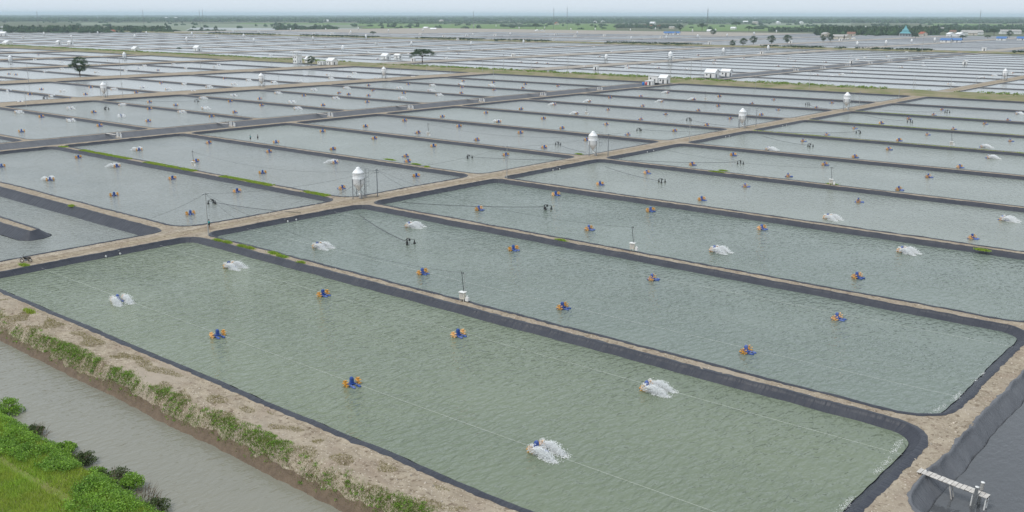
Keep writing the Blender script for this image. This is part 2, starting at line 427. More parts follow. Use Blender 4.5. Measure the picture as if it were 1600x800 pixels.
def in_view(x0, x1, y0, y1):
    for a in (0, .25, .5, .75, 1):
        for b in (0, .5, 1):
            q = proj((x0 + (x1 - x0) * a, y0 + (y1 - y0) * b, 0))
            if q and -330 < q[0] < 1930 and q[1] < 1000: return True
    return False

holes = {'near': [], 'far': [], 'outer': []}
WZ = -0.60
for ci, (x0, x1) in enumerate(COLS):
    for ri in range(len(YD) - 1):
        y0, y1 = YD[ri] + HW, YD[ri + 1] - HW
        if ri == 0: y0 = YD[0]
        if ci > 0 and ri == 0: continue
        if not in_view(x0, x1, y0, y1): continue
        near = (ci == 0 and ri < 4) or (ci == 1 and ri < 3)
        mid = not near and ci < 3 and ri < 6
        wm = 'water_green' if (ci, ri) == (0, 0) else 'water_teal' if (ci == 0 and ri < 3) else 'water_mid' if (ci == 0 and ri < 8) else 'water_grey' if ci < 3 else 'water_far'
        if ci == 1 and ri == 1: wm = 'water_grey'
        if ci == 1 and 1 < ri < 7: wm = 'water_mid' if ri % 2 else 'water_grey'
        rad = [3.0, 4.5, 4.0, 3.0] if near else 3.0
        hp = make_pond([(x0, y0), (x1, y0), (x1, y1), (x0, y1)], rad, 0.45 if near else 3.0 if mid else 30,
                       WZ - rnd.uniform(0, 0.08), 0.9, wm, wob=0.30 if near else 0.25 if mid else 0, wrinkle=0.10 if near else 0.0,
                       lmat='liner', flap=0.7 if (ci, ri) == (0, 0) else 0.45, crest=0.10 if near else 0.08)
        holes['near'].append(hp)
# the lowered pond on the left, with a short dyke running out into it
holes['near'].append(make_pond([(-285, 55), (-157, 55), (-157, 88.9), (-285, 88.9), (-285, 75.6), (-176, 75.0), (-174.5, 72.6), (-285, 71.8)],
                               [3, 3, 3, 3, 0.5, 0.6, 0.6, 0.5], 0.7, -1.3, 1.9, 'water_grey', wob=0.2, wrinkle=0.09))
# dark reservoir beyond the end road
holes['near'].append(make_pond([(-21.3, 72.4), (60, 72.4), (60, 230), (-21.3, 230)], [4.0, 3, 3, 3], 0.45, -1.35, 1.2, 'water_dark', 'liner_grey', wob=0.35, wrinkle=0.16, flap=0.35))
# lined ditch between the ponds
holes['near'].append(make_pond([(-303.3, 60), (-289.6, 60), (-289.6, 484), (-303.3, 484)], 1.5, 6, -2.4, 4.4, 'water_dark', 'liner_grey', wob=0.3))
ditch_far = make_pond([(-303.3, 530), (-289.6, 530), (-289.6, 1080), (-303.3, 1080)], 1.5, 30, -1.0, 2.0, 'water_dark', 'liner_grey', dry=True)
holes['far'].append(ditch_far)
for ci, (x0, x1) in enumerate(COLS):
    for ri in range(len(YF) - 1):
        y0, y1 = YF[ri] + 1.6, YF[ri + 1] - 1.6
        if not in_view(x0, x1, y0, y1): continue
        if x0 > -300 and x1 > -300 and ri == 99: continue
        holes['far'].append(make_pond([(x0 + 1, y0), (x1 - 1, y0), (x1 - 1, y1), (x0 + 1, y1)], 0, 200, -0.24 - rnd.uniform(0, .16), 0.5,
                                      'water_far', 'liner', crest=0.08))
    for ri in range(len(YH) - 1):
        y0, y1 = YH[ri] + 2, YH[ri + 1] - 2
        if x1 < -1900 or x0 < -1500 and ri > 5 or x0 < -1000 and ri > 11 or x0 > -420 and ri > 9: continue
        if not in_view(x0, x1, y0, y1): continue
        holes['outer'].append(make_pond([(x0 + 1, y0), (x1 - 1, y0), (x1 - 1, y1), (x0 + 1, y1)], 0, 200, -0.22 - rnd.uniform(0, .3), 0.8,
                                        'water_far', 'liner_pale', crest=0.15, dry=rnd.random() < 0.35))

def earth(name, x0, x1, y0, y1, hs, m, extra=(), split=None):
    vs, es = [Vector(p) for p in ((x0, y0), (x1, y0), (x1, y1), (x0, y1))], [(0, 1), (1, 2), (2, 3), (3, 0)]
    hole_of = []
    for h in hs:
        i = len(vs); vs += [Vector((p.x, p.y)) for p in h]; hole_of.append(list(range(i, i + len(h))))
    nb = len(vs); vs += list(extra)
    res = delaunay_2d_cdt(vs, es, hole_of, 0, 1e-4)
    V, OV = res[0], res[3]
    Fc = [f for f, src in zip(res[2], res[5]) if not src]
    zz = []
    for k, p in enumerate(V):
        inner = all(o >= nb for o in OV[k])
        zz.append(0.09 * nz(p.x * 0.9, p.y * 0.9) + 0.07 * nz(p.x * 2.3, p.y * 2.3, 4) if inner else 0.0)
    groups = {}
    for f in Fc:
        cx = sum(V[i].x for i in f) / len(f); cy = sum(V[i].y for i in f) / len(f)
        groups.setdefault(split(cx, cy) if split else name, []).append(f)
    for g, fl in groups.items():
        nm = g[0] if isinstance(g, tuple) else g
        idx = {}; vv = []; ff = []
        for f in fl:
            t = []
            for i in f:
                if i not in idx: idx[i] = len(vv); vv.append((V[i].x, V[i].y, zz[i]))
                t.append(idx[i])
            ff.append(tuple(t))
        me = bpy.data.meshes.new(nm); me.from_pydata(vv, [], ff); me.update(); me.materials.append(MATS['road_soil' if nm == 'dirt_road' else m])
        me.polygons.foreach_set('use_smooth', [True] * len(ff))
        struct(nm, me)
extra = []
def outside(px_, py_, rects, mrg):
    return not any(a - mrg < px_ < b + mrg and c - mrg < py_ < d + mrg for a, b, c, d in rects)
rects = [(COLS[0][0], COLS[0][1], (YD[0] if i == 0 else YD[i] + HW), YD[i + 1] - HW) for i in range(4)] + \
        [(COLS[1][0], COLS[1][1], YD[i] + HW, YD[i + 1] - HW) for i in range(1, 4)] + [(-21.3, 60, 72.4, 230), (-285, -157, 55, 88.9)]
for (ax, bx, ay, by, st) in ((-24, -19.5, 52.3, 215, 0.55), (-157, -149.5, 52.3, 215, 0.6), (-150, -23, 89.7, 92.3, 0.6), (-150, -23, 128.6, 131.4, 0.7), (-24, 30, 52.3, 72, 0.9), (-285, -150, 88.8, 92.4, 0.8)):
    gx = ax
    while gx < bx:
        gy = ay
        while gy < by:
            qx, qy = gx + rnd.uniform(-.2, .2) * st, gy + rnd.uniform(-.2, .2) * st
            if outside(qx, qy, rects, 0.75): extra.append(Vector((qx, qy)))
            gy += st
        gx += st
def split_near(cx, cy):
    if -157.5 < cx < -149: return 'dirt_road'
    if cx > -24.5: return 'end_road'
    for a, b, nm in ((-448.5, -427.5, 'side_road'), (-592.5, -565.5, 'farm_track')):
        if a < cx < b: return nm
    r_ = min(range(len(YD)), key=lambda i: abs(YD[i] - cy))
    c_ = next((i for i, (a, b) in enumerate(COLS) if a - 10 < cx < b + 10), 99)
    return ('earth_dyke', r_, c_)
earth('earth_dyke', -1500, 64, 52.0, 488, holes['near'], 'soil', extra, split_near)
def split_far(cx, cy):
    if -157.5 < cx < -149: return 'dirt_road'
    r_ = min(range(len(YF)), key=lambda i: abs(YF[i] - cy))
    return ('earth_dyke', r_)
earth('earth_dyke', -3300, 64, 522, 1086, holes['far'], 'soil_grey', (), split_far)
earth('earth_dyke', -2000, 64, 1112, 2004, holes['outer'], 'soil_grey', (), lambda a, b: ('earth_dyke', int(b / 44)))

# ------------------------------------------------------------------ ground, front bank, canal, near bank
g = MB(); g.quad((-45000, -5000, -3.3), (30000, -5000, -3.3), (30000, 48000, -3.3), (-45000, 48000, -3.3))
struct('ground', g, 'ground')
def sheet(name, x0, x1, nx, y0, y1, ny, fz, m):
    mb = MB()
    for j in range(ny + 1):
        yy = y0 + (y1 - y0) * j / ny
        for i in range(nx + 1):
            xx = x0 + (x1 - x0) * i / nx; mb.v.append((xx, yy, fz(xx, yy)))
    for j in range(ny):
        for i in range(nx):
            a = j * (nx + 1) + i; mb.f.append((a, a + 1, a + nx + 2, a + nx + 1))
    return struct(name, mb, m, True)
def sm(a, b, t):
    t = max(0, min(1, (t - a) / (b - a))); return t * t * (3 - 2 * t)
def bank_z(xx, yy):
    e = 48.3 + 0.5 * nz(xx * 0.08, 1) + 0.3 * nz(xx * 0.5, 2)
    w = 46.2 + 0.35 * nz(xx * 0.1, 5) + 0.2 * nz(xx * 0.7, 6)
    top = 0.02 + 0.14 * nz(xx * 0.35, yy * 0.35) - 0.22 * max(0, nz(xx * 0.8, yy * 1.0, 3)) + 0.06 * nz(xx * 1.7, yy * 1.7, 3) + 0.05 * nz(xx * 3, yy * 3, 8)
    k = sm(w - 0.8, e, yy)
    z = -3.1 + (3.1 + top) * k
    if 0.05 < k < 0.95: z += 0.16 * nz(xx * 0.8, yy * 0.8, 5) + 0.1 * nz(xx * 2.2, yy * 2.2, 5)
    b = sm(51.2, 51.9, yy)
    return z * (1 - b) + (-0.01) * b
sheet('canal_bank', -300, 40, 1000, 44.4, 52.06, 44, bank_z, 'soil')
mudb = MB()
for i in range(680):
    xx = -300 + i * 0.5
    w = 46.0 + 0.35 * nz(xx * 0.1, 5) + 0.2 * nz(xx * 0.7, 6)
    for k, (dy, dz) in enumerate(((-0.5, -0.06), (0.05, 0.1), (0.5, 0.12), (1.0 + 0.35 * nz(xx * 0.6, 3), 0.05))):
        yy = w + dy; mudb.v.append((xx, yy, max(bank_z(xx, yy), -2.6) + dz))
for i in range(679):
    for k in range(3): mudb.f.append((i * 4 + k, i * 4 + 4 + k, i * 4 + 5 + k, i * 4 + 1 + k))
struct('mud_shore', mudb, 'mud', True)
cw = MB(); cw.quad((-300, 30, -2.2), (40, 30, -2.2), (40, 48, -2.2), (-300, 48, -2.2))
struct('canal_water', cw, 'water_canal')
def near_z(xx, yy):
    e = 36.6 + 0.6 * nz(xx * 0.12, 2) + 0.3 * nz(xx * 0.5, 4)
    z = -0.9 + 0.35 * nz(xx * 0.15, yy * 0.15, 2) + 0.12 * nz(xx * 0.7, yy * 0.7, 2)
    path = math.exp(-((yy - (31.2 + 0.035 * (xx + 80))) / 0.45) ** 2)
    k = 1 - sm(e - 2.2, e + 0.4, yy)
    return -3.2 + (z + 3.2) * k - 0.12 * path
sheet('near_bank', -170, 20, 380, 4, 39, 70, near_z, 'turf')

# ------------------------------------------------------------------ grassy cross banks
def berm_z(xx, yy):
    t = sm(488, 494, yy) * (1 - sm(517, 523, yy))
    road = math.exp(-((xx + 153) / 5) ** 2)
    return -0.04 + t * (0.9 + 0.25 * nz(xx * 0.06, yy * 0.06)) * (1 - road) + 0.05 + 0.1 * nz(xx * 0.3, yy * 0.3)
sheet('cross_bank', -1500, 64, 500, 487.9, 522.1, 14, berm_z, 'turf_far')
def berm2_z(xx, yy): return 0.05 + 1.5 * sm(1085, 1092, yy) * (1 - sm(1104, 1112, yy))
sheet('field_bank', -3300, 64, 300, 1085.9, 1112.1, 6, berm2_z, 'turf_far')
def strip(name, m, quads, z=0.03):
    mb = MB()
    for q in quads: mb.quad(*[(p[0], p[1], z) for p in q])
    return struct(name, mb, m)

# ------------------------------------------------------------------ feed silos
def silo(detail=True, kind='main'):
    root = empty('feed_silo')
    n = 18 if detail else 8
    t = MB().lathe([(0.16, 1.35), (1.0, 2.55), (1.05, 2.65), (1.05, 3.55), (1.075, 3.6), (1.05, 3.65), (1.05, 4.6), (1.09, 4.66), (0.95, 4.85), (0.34, 5.5), (0.34, 5.66), (0.12, 5.72)], n)
    t.build('tank', 'silo_white', root, True)
    if not detail:
        for k in range(4):
            a = math.pi / 4 + k * math.pi / 2
            MB().tube([(1.1 * math.cos(a), 1.1 * math.sin(a), 0), (1.1 * math.cos(a), 1.1 * math.sin(a), 3.2)], 0.07, 4).build('leg', 'steel', root)
        return root
    for k in range(4):
        a = math.pi / 4 + k * math.pi / 2
        p = (1.17 * math.cos(a), 1.17 * math.sin(a))
        lg = MB().tube([(*p, 0), (*p, 3.55)], 0.065, 6); lg.box((*p, 0.03), (0.3, 0.3, 0.06)); lg.build('leg', 'steel', root)
        b = a + math.pi / 2; q = (1.17 * math.cos(b), 1.17 * math.sin(b))
        MB().tube([(*p, 0.5), (q[0], q[1], 1.9)], 0.03, 4).build('brace', 'steel', root)
        MB().tube([(*p, 3.4), (q[0], q[1], 3.4)], 0.035, 4).build('brace', 'steel', root)
    for k in range(10):
        a = 2 * math.pi * k / 10
        MB().tube([(1.06 * math.cos(a), 1.06 * math.sin(a), 2.7), (1.06 * math.cos(a), 1.06 * math.sin(a), 4.55)], 0.018, 4).build('seam', 'silo_white', root)
    ld = MB()
    for s_ in (-0.22, 0.22): ld.tube([(1.45, s_, 0), (1.45, s_, 5.5), (0.5, s_, 5.75)], 0.028, 5)
    for k in range(16): ld.tube([(1.45, -0.22, 0.3 + k * 0.33), (1.45, 0.22, 0.3 + k * 0.33)], 0.018, 4)
    lo = ld.build('ladder', 'steel', root)
    for h in (2.3, 3.1, 3.9, 4.7, 5.5):
        MB().tube([(1.45, -0.25, h), (1.85, -0.33, h), (2.1, 0, h), (1.85, 0.33, h), (1.45, 0.25, h)], 0.02, 4).build('cage_hoop', 'steel', lo)
    MB().tube([(2.08, 0, 2.2), (2.08, 0, 5.5)], 0.02, 4).build('cage_bar', 'steel', lo)
    MB().tube([(0, 0, 1.4), (0, 0, 0.9), (0.5, -0.4, 0.55)], [0.14, 0.1, 0.08], 6).build('outlet_pipe', 'pipe_white', root)
    bl = MB().box((0.65, -0.55, 0.4), (0.6, 0.5, 0.6)); bl.lathe([(0.12, 0.7), (0.12, 1.0)], 8, (0.65, -0.55, 0)); bl.build('blower_box', 'pole_grey', root)
    return root
SILO, SILO_S = Proto(silo()), Proto(silo(False))
silo_pos = []
for px_, yb, yt, lab in ((561, 309, 262, 'white feed silo at second dyke junction of the main dirt road, beside black wiring pole'),
                         (926, 243, 206, 'white feed silo at fourth dyke junction of the main dirt road'),
                         (1159, 200, 170, 'white feed silo at sixth dyke junction of the main dirt road'),
                         (1322, 172, 145, 'white feed silo at eighth dyke junction of main dirt road, before cross bank'),
                         (163, 152, 129, 'white feed silo on the brown side road, farthest from the houses'),
                         (409, 136, 115, 'middle of three white feed silos along the brown side road'),
                         (600, 123, 105, 'white feed silo on the brown side road below the spreading tree'),
                         (17, 102, 87, 'white feed silo among ponds left of the round tree, on steel legs'),
                         (195, 96, 82, 'white feed silo between round tree and the small white house'),
                         (1569, 126, 108, 'white feed silo beside the dirt road just past the cross bank'),
                         (947, 98, 85, 'white feed silo beyond the cross bank, between tree and two pale sheds'),
                         (1047, 99, 81, 'white feed silo behind the house with drums'),
                         (1130, 87, 75, 'white feed silo straight behind the two pale sheds')):
    b = at(px_, yb); s_ = top_z(b, yb - yt) / 5.72
    silo_pos.append(b)
    SILO.put(b, R(rnd.choice([20, 35, 200, 50])) if px_ != 561 else R(25), s_, lab, 'silo', 'white feed silos along the farm roads')
for px_, yb, h in ((536, 83, 12), (643, 74, 9), (736, 73, 8), (818, 70, 8), (489, 64, 7), (572, 62, 8), (397, 68, 8), (381, 61, 8), (292, 68, 10), (211, 62, 8), (112, 62, 7), (69, 56, 6), (153, 55, 6), (229, 55, 6), (300, 57, 7),
                   (454, 49, 5), (509, 48, 4), (548, 54, 6), (560, 48, 5), (607, 51, 5), (661, 50, 5), (739, 57, 5), (740, 43, 4), (775, 43, 4), (797, 56, 5), (811, 46, 4), (851, 46, 4), (892, 48, 4), (902, 54, 5), (930, 48, 4), (986, 63, 6), (985, 49, 4),
                   (1024, 48, 5), (1041, 62, 6), (1090, 61, 7), (1082, 51, 5), (1118, 50, 5), (1136, 59, 6), (1178, 56, 6), (1213, 52, 5), (1200, 81, 10), (1339, 74, 9), (1384, 72, 9), (1424, 69, 8), (1460, 67, 8)):
    b = at(px_, yb); s_ = top_z(b, h) / 5.72
    SILO_S.put(b, rnd.random(), s_, 'small white feed silo standing among the far ponds', 'silo', 'far feed silos among the distant ponds')

# ------------------------------------------------------------------ poles, cables, feeders, spreaders
def pole(h, r_=0.09, arms=1, mat_='pole_grey', lean=0.0):
    root = empty('utility_pole')
    MB().tube([(0, 0, -0.3), (lean * h, 0, h)], [r_ * 1.25, r_ * 0.8], 7).build('shaft', mat_, root)
    for k in range(arms):
        z = h - 0.25 - k * 0.5
        a = MB().box((lean * z, 0, z), (0.09, 1.2, 0.09)); ao = a.build('cross_arm', 'steel', root)
        for s_ in (-0.5, 0.5): MB().lathe([(0.05, 0), (0.06, 0.06), (0.03, 0.16)], 6, (lean * z, s_, z + 0.045)).build('insulator', 'pipe_white', ao)
    return root
def cable(p, q, sag, rad=0.03, label='', group=None, name='overhead_cable', m='cable', n=16, lift=None):
    p, q = Vector(p), Vector(q); pts = []
    for i in range(n + 1):
        t = i / n; c = p.lerp(q, t); c.z -= sag * 4 * t * (1 - t); pts.append(c)
    if lift: pts += [Vector(v) for v in lift]
    o = MB().tube(pts, rad, 5).build(name, m)
    return tag(o, label, 'rope' if m == 'rope' else 'hose' if name == 'feed_hose' else 'cable', group)
POLES = {}
for key, px_, yb, yt, arms, dark, lab in (
    ('a', 326, 369, 302, 1, 0, 'thin pale pole beside the walking person at the road junction'),
    ('b', 590, 307, 265, 2, 1, 'dark pole hung with wires right beside the first silo on the main road'),
    ('c', 792, 279, 229, 1, 0, 'slim pale pole on main road between first and second silo'),
    ('d', 950, 244, 210, 1, 1, 'dark pole right beside the second silo on the main road'),
    ('e', 1077, 220, 184, 1, 0, 'slim pale pole on main road between second and third silo'),
    ('f', 1181, 198, 169, 2, 1, 'dark pole right beside the third silo on the main road'),
    ('g', 1342, 168, 144, 1, 0, 'pole right beside the fourth silo on the main road'),
    ('h', 1404, 156, 140, 1, 0, 'short pole on main road between fourth silo and cross bank'),
    ('i', 192, 152, 131, 1, 0, 'pole on the side road next to the farthest of its three silos'),
    ('j', 41, 166, 139, 0, 0, 'bare thin pole on the side road towards the lined ditch'),
    ('k', 436, 136, 119, 1, 0, 'pole on the side road right beside its middle silo'),
    ('l', 626, 123, 105, 1, 0, 'pole on the side road right beside the silo below the spreading tree')):
    b = at(px_, yb); h = top_z(b, yb - yt)
    o = pole(h, 0.10 if dark else 0.075, arms, 'steel' if dark else 'pole_grey', rnd.uniform(-.01, .01)); o.location = b
    o.rotation_euler = (0, 0, rnd.uniform(-.3, .3))
    tag(o, lab, 'pole', 'poles along the farm roads')
    POLES[key] = b + Vector((0, 0, h - 0.2))
PP = Proto(pole(8.5, 0.1, 1))
for px_, yb, yt in ((1264, 140, 111), (1294, 132, 117), (1334, 142, 125), (1426, 145, 119), (1429, 143, 124), (1485, 140, 116), (1525, 131, 112), (887, 118, 88), (830, 108, 86), (995, 123, 99),
                    (1047, 127, 97), (1070, 119, 100), (1075, 119, 100), (1079, 125, 94), (1095, 120, 94), (1180, 138, 120), (425, 102, 86), (419, 88, 71), (667, 110, 95), (699, 108, 91), (704, 113, 99), (754, 113, 91), (771, 117, 95), (787, 113, 86),
                    (535, 100, 82), (547, 98, 81), (45, 129, 100), (189, 120, 92), (314, 112, 91), (142, 76, 62), (175, 76, 60), (332, 79, 66), (372, 86, 71), (385, 92, 80), (251, 79, 65), (762, 84, 70), (833, 86, 71), (891, 82, 69), (1440, 90, 60), (1245, 47, 36), (1325, 52, 40), (1285, 112, 95), (1596, 118, 103)):
    b = at(px_, yb); s_ = top_z(b, yb - yt) / 8.5
    if b.y < 480: lab = 'grey utility pole by the farm track and round tree'
    elif b.y < 540:
        lab = 'grey utility pole on the grassy cross bank, ' + ('left of the tower house' if px_ < 455 else 'between tower house and spreading tree' if px_ < 650 else 'between spreading tree and the drum house' if px_ < 1010
               else 'between drum house and main road' if px_ < 1450 else 'past the main road')
    elif b.y < 700: lab = 'grey utility pole on a dyke just beyond the cross bank, ' + ('behind the white houses' if px_ < 1000 else 'behind the drum house' if px_ < 1200 else 'near the main road')
    else: lab = 'tiny utility pole out on the far dykes'
    PP.put(b, R(rnd.uniform(60, 110)), s_, lab, 'pole', lab)
G_R = 'overhead cables strung along the main road'
for a, b_, s_ in (('a', 'b', 1.1), ('b', 'c', 1.0), ('c', 'd', 0.8), ('d', 'e', 0.8), ('e', 'f', 0.6), ('f', 'g', 1.0), ('g', 'h', 0.6)):
    nm = {'a': 'walker’s', 'b': 'first silo', 'c': 'first mid-road', 'd': 'second silo', 'e': 'second mid-road', 'f': 'third silo', 'g': 'fourth silo', 'h': 'last'}
    cable(POLES[a], POLES[b_], s_, 0.017, 'dark cable sagging from the %s pole to the %s pole' % (nm[a].replace('walker’s', 'junction'), nm[b_]), G_R)

def feeder():
    root = empty('control_box')
    for sx in (-0.28, 0.28):
        for sy in (-0.2, 0.2): MB().box((sx, sy, 0.2), (0.06, 0.06, 0.4)).build('leg', 'cream_box', root)
    bd = MB().box((0, 0, 0.85), (0.72, 0.55, 0.9)).build('cabinet', 'cream_box', root)
    MB().box((0, -0.285, 0.92), (0.5, 0.02, 0.62)).build('door', 'wood', bd)
    MB().box((0, 0, 1.345), (0.95, 0.8, 0.07)).build('roof', 'white_paint', root)
    MB().box((0.72, 0.05, 0.42), (0.45, 0.4, 0.5)).build('switch_box', 'pipe_white', root)
    MB().lathe([(0.13, 0), (0.13, 0.22)], 8, (0.72, 0.05, 0.67)).build('motor', 'pipe_white', root)
    MB().tube([(0.2, 0.25, 1.3), (0.2, 0.25, 4.0)], 0.03, 5).build('mast', 'pole_grey', root)
    MB().tube([(0.05, 0.2, 1.4), (-0.1, 0.2, 2.6), (-0.28, 0.25, 3.9)], 0.045, 5).build('cable_drop', 'cable', root)
    arm = MB().tube([(-0.35, 0.25, 3.85), (0.3, 0.25, 3.85)], 0.035, 5).build('arm', 'steel', root)
    for sx in (-0.3, -0.05): MB().lathe([(0.05, 0), (0.06, 0.15), (0.03, 0.28)], 6, (sx, 0.25, 3.85)).build('insulator', 'black', arm)
    return root
FEED = Proto(feeder())
feed_pos = []
for px_, yb, lab in ((723, 471, 'cream control box with wire mast on the dyke beside the big green pond'), (988, 392, 'cream control box on the second dyke right of the main road, weathered door'),
                 (1298, 289, 'small cream control box with mast on fourth dyke right of main road'), (1486, 228, 'small cream control box with mast on sixth dyke right of main road'),
                 (302, 261, 'cream control box with mast on grass-topped dyke left of the first silo'), (669, 213, 'cream control box with mast on the fourth dyke left of the main road'),
                 (916, 180, 'tiny control box with mast on sixth dyke left of the main road'), (1102, 157, 'tiny control box with mast on eighth dyke left of the main road')):
    b = at(px_, yb); feed_pos.append(b); FEED.put(b, R(8), 1.0, lab, 'control box', 'control boxes on the dykes')
top = lambda b: b + Vector((-0.25, 0.3, 3.9))
for a, f_, lab in (('a', 0, 'thin cable drooping from junction pole across pond to the green pond control box'), ('b', 1, 'thin cable drooping from first silo pole to control box on second dyke'),
                   ('d', 2, 'thin cable drooping from second silo pole to control box on fourth dyke'), ('f', 3, 'thin cable drooping from third silo pole to control box on sixth dyke'),
                   ('b', 4, 'thin cable drooping from first silo pole to box on grass-topped dyke'), ('d', 5, 'thin cable drooping left from second silo pole to control box on dyke')):
    cable(POLES[a], top(feed_pos[f_]), 2.2, 0.017, lab, 'cables running out to the control boxes')
for k, (p, q, lab) in enumerate((((590, 268), (500, 320), 'stay cable from first silo pole down to pond bank'), ((326, 305), (238, 340), 'cable running from junction pole down over the grey pond'), ((326, 305), (372, 344), 'stay cable from junction pole down to the road edge'), ((590, 268), (640, 296), 'stay cable from first silo pole to road edge on silo side'))):
    b = at(*q); cable(POLES['b'] if p[0] == 590 else POLES['a'], b, 0.3, 0.02, lab, 'stay cables of the road poles', n=8)

def spreader(rz):
    root = empty('feed_spreader')
    MB().tube([(0, 0, -0.9), (0, 0, 1.0)], 0.04, 6).build('post', 'steel', root)
    hub = MB().lathe([(0.14, 0.55), (0.2, 0.7), (0.12, 0.95)], 8).build('hub', 'black', root)
    for k in range(3):
        a = rz + k * 2 * math.pi / 3; c = (0.85 * math.cos(a), 0.85 * math.sin(a))
        MB().tube([(0, 0, 0.8), (c[0], c[1], 0.75)], 0.035, 5).build('arm', 'black', root)
        MB().lathe([(0.22, 0.0), (0.25, 0.1), (0.12, 0.34), (0.07, 0.7)], 8, (c[0], c[1], 0)).build('nozzle_float', 'black', root)
    return root
SPR = Proto(spreader(0.4))
HOSES = [(640, 381, (562, 336), 'first silo', 'second pond'), (855, 327, (628, 316), 'first silo', 'third pond right of main road'), (332, 318, (470, 332), 'first silo', 'pond left of the junction'),
         (733, 247, (905, 250), 'second silo', 'pond left of it'), (872, 226, (915, 238), 'second silo', 'smaller side of left pond'), (1034, 285, (945, 260), 'second silo', 'pond right of it'), (1157, 256, (985, 250), 'second silo', 'farther pond right of it'),
         (999, 204, (1130, 206), 'third silo', 'pond left of it'), (1077, 188, (1150, 198), 'third silo', 'farther pond left of it'), (1266, 229, (1190, 212), 'third silo', 'pond right of it'), (1342, 208, (1215, 206), 'third silo', 'farther pond right of it'),
         (1262, 164, (1310, 172), 'fourth silo', 'pond left of it'), (1422, 191, (1350, 180), 'fourth silo', 'pond right of it'), (1480, 176, (1380, 172), 'fourth silo', 'farther pond right of it'),
         (166, 171, (165, 160), 'side road silo', 'near pond'), (70, 154, (155, 150), 'side road silo', 'left pond'), (308, 159, (200, 157), 'side road silo', 'right pond')]
for px_, py_, e, s_, w in HOSES:
    b = at(px_, py_, WZ); SPR.put(b, rnd.random() * 2, 1.0 if py_ > 200 else 1.15, 'black three-headed feed spreader of the %s in the %s' % (s_, w), 'feed spreader', 'feed spreaders on the ponds')
    st = at(*e, 0.25)
    cable(st, b + Vector((-1.2, 0, 0.35)), 0.35, 0.055 if py_ > 300 else 0.045, 'black feed hose from %s to spreader in the %s' % (s_, w), 'feed hoses over the ponds', 'feed_hose', lift=[b + Vector((-0.5, 0, 0.95)), b + Vector((0, 0, 0.85))])

# ------------------------------------------------------------------ paddlewheel aerators
def wheel_mesh():
    m = MB(); n = 8
    m.lathe([(0.12, -0.12), (0.12, 0.12)], 8, axis='y')
    for k in range(n):
        a = 2 * math.pi * k / n; ca, sa = math.cos(a), math.sin(a)
        w0, w1, t = 0.10, 0.15, 0.03
        P = []
        for r_, w in ((0.08, 0.06), (0.24, 0.09), (0.46, 0.15)):
            for sy in (-1, 1):
                for st in (-1, 1):
                    P.append((ca * r_ - sa * t * st * (1 if r_ < .4 else 2.2), sy * w, sa * r_ + ca * t * st * (1 if r_ < .4 else 2.2)))
        i = len(m.v); m.v += P
        for q in ((0, 1, 5, 4), (3, 2, 6, 7), (4, 5, 9, 8), (7, 6, 10, 11), (1, 3, 7, 5), (2, 0, 4, 6), (5, 7, 11, 9), (6, 4, 8, 10), (8, 9, 11, 10)): m.f.append(tuple(i + k2 for k2 in q))
    return m.mesh('paddle_wheel', 'orange_plastic')
def float_mesh():
    prof = [(0.02, -0.95), (0.12, -0.9), (0.15, -0.72), (0.15, -0.15), (0.115, -0.02), (0.115, 0.05), (0.15, 0.2), (0.15, 0.72), (0.12, 0.9), (0.02, 0.95)]
    return MB().lathe([(r_, h) for r_, h in prof], 8, axis='x').mesh('float', 'blue_plastic', True)
def cover_mesh():
    m = MB().box((0, 0, 0.42), (0.36, 0.34, 0.6)); m.box((0, 0, 0.79), (0.33, 0.31, 0.14), 0, 0.7); m.box((0.02, 0, 0.16), (0.62, 0.5, 0.10)); return m.mesh('motor_cover', 'blue_plastic')
def spray_mesh(seed, near, spread=1.0):
    r_ = random.Random(seed); m = MB()
    n = 8000 if near else 520
    for k in range(n):
        s_ = r_.choice((-1, 1)); t = r_.random() ** 1.1
        v = 0.7 + 0.3 * r_.random()
        xx = -0.05 + 3.1 * t * v + r_.gauss(0, .07); yy = s_ * 0.78 + r_.gauss(0, 0.11 + 0.20 * t) * spread
        hh = (0.45 + 2.9 * t - 3.7 * t * t) * v * r_.random() ** 0.5
        if hh < 0.06 or r_.random() < 0.10: hh, xx = 0.02 + r_.random() * 0.05, 0.9 + r_.random() * 2.1 + r_.gauss(0, .15)
        if r_.random() < 0.07: xx, hh = -0.3 + r_.random() * 0.5, 0.25 + r_.random() * 0.65
        d = (0.020 + 0.045 * r_.random() ** 3) * (1 if near else 3.2)
        i = len(m.v); c = (xx, yy, max(hh, 0.02)); a = r_.random() * 6.28
        for q in range(3): m.v.append((c[0] + d * math.cos(a + q * 2.09), c[1] + d * math.sin(a + q * 2.09), c[2] - d * 0.5))
        m.v.append((c[0], c[1], c[2] + d))
        m.f += [(i, i + 2, i + 1), (i, i + 1, i + 3), (i + 1, i + 2, i + 3), (i + 2, i, i + 3)]
    return m.mesh('spray', 'foam')
WHEEL, FLOAT, COVER = wheel_mesh(), float_mesh(), cover_mesh()
SPRAY = [spray_mesh(k, True) for k in range(3)]; SPRAY_F = [spray_mesh(9 + k, False) for k in range(3)]
SHAFT = MB().tube([(0, -0.9, 0), (0, 0.9, 0)], 0.035, 5).mesh('shaft', 'steel')
BRACE = MB().box((0, 0, 0), (0.07, 0.9, 0.05)).mesh('brace', 'steel')
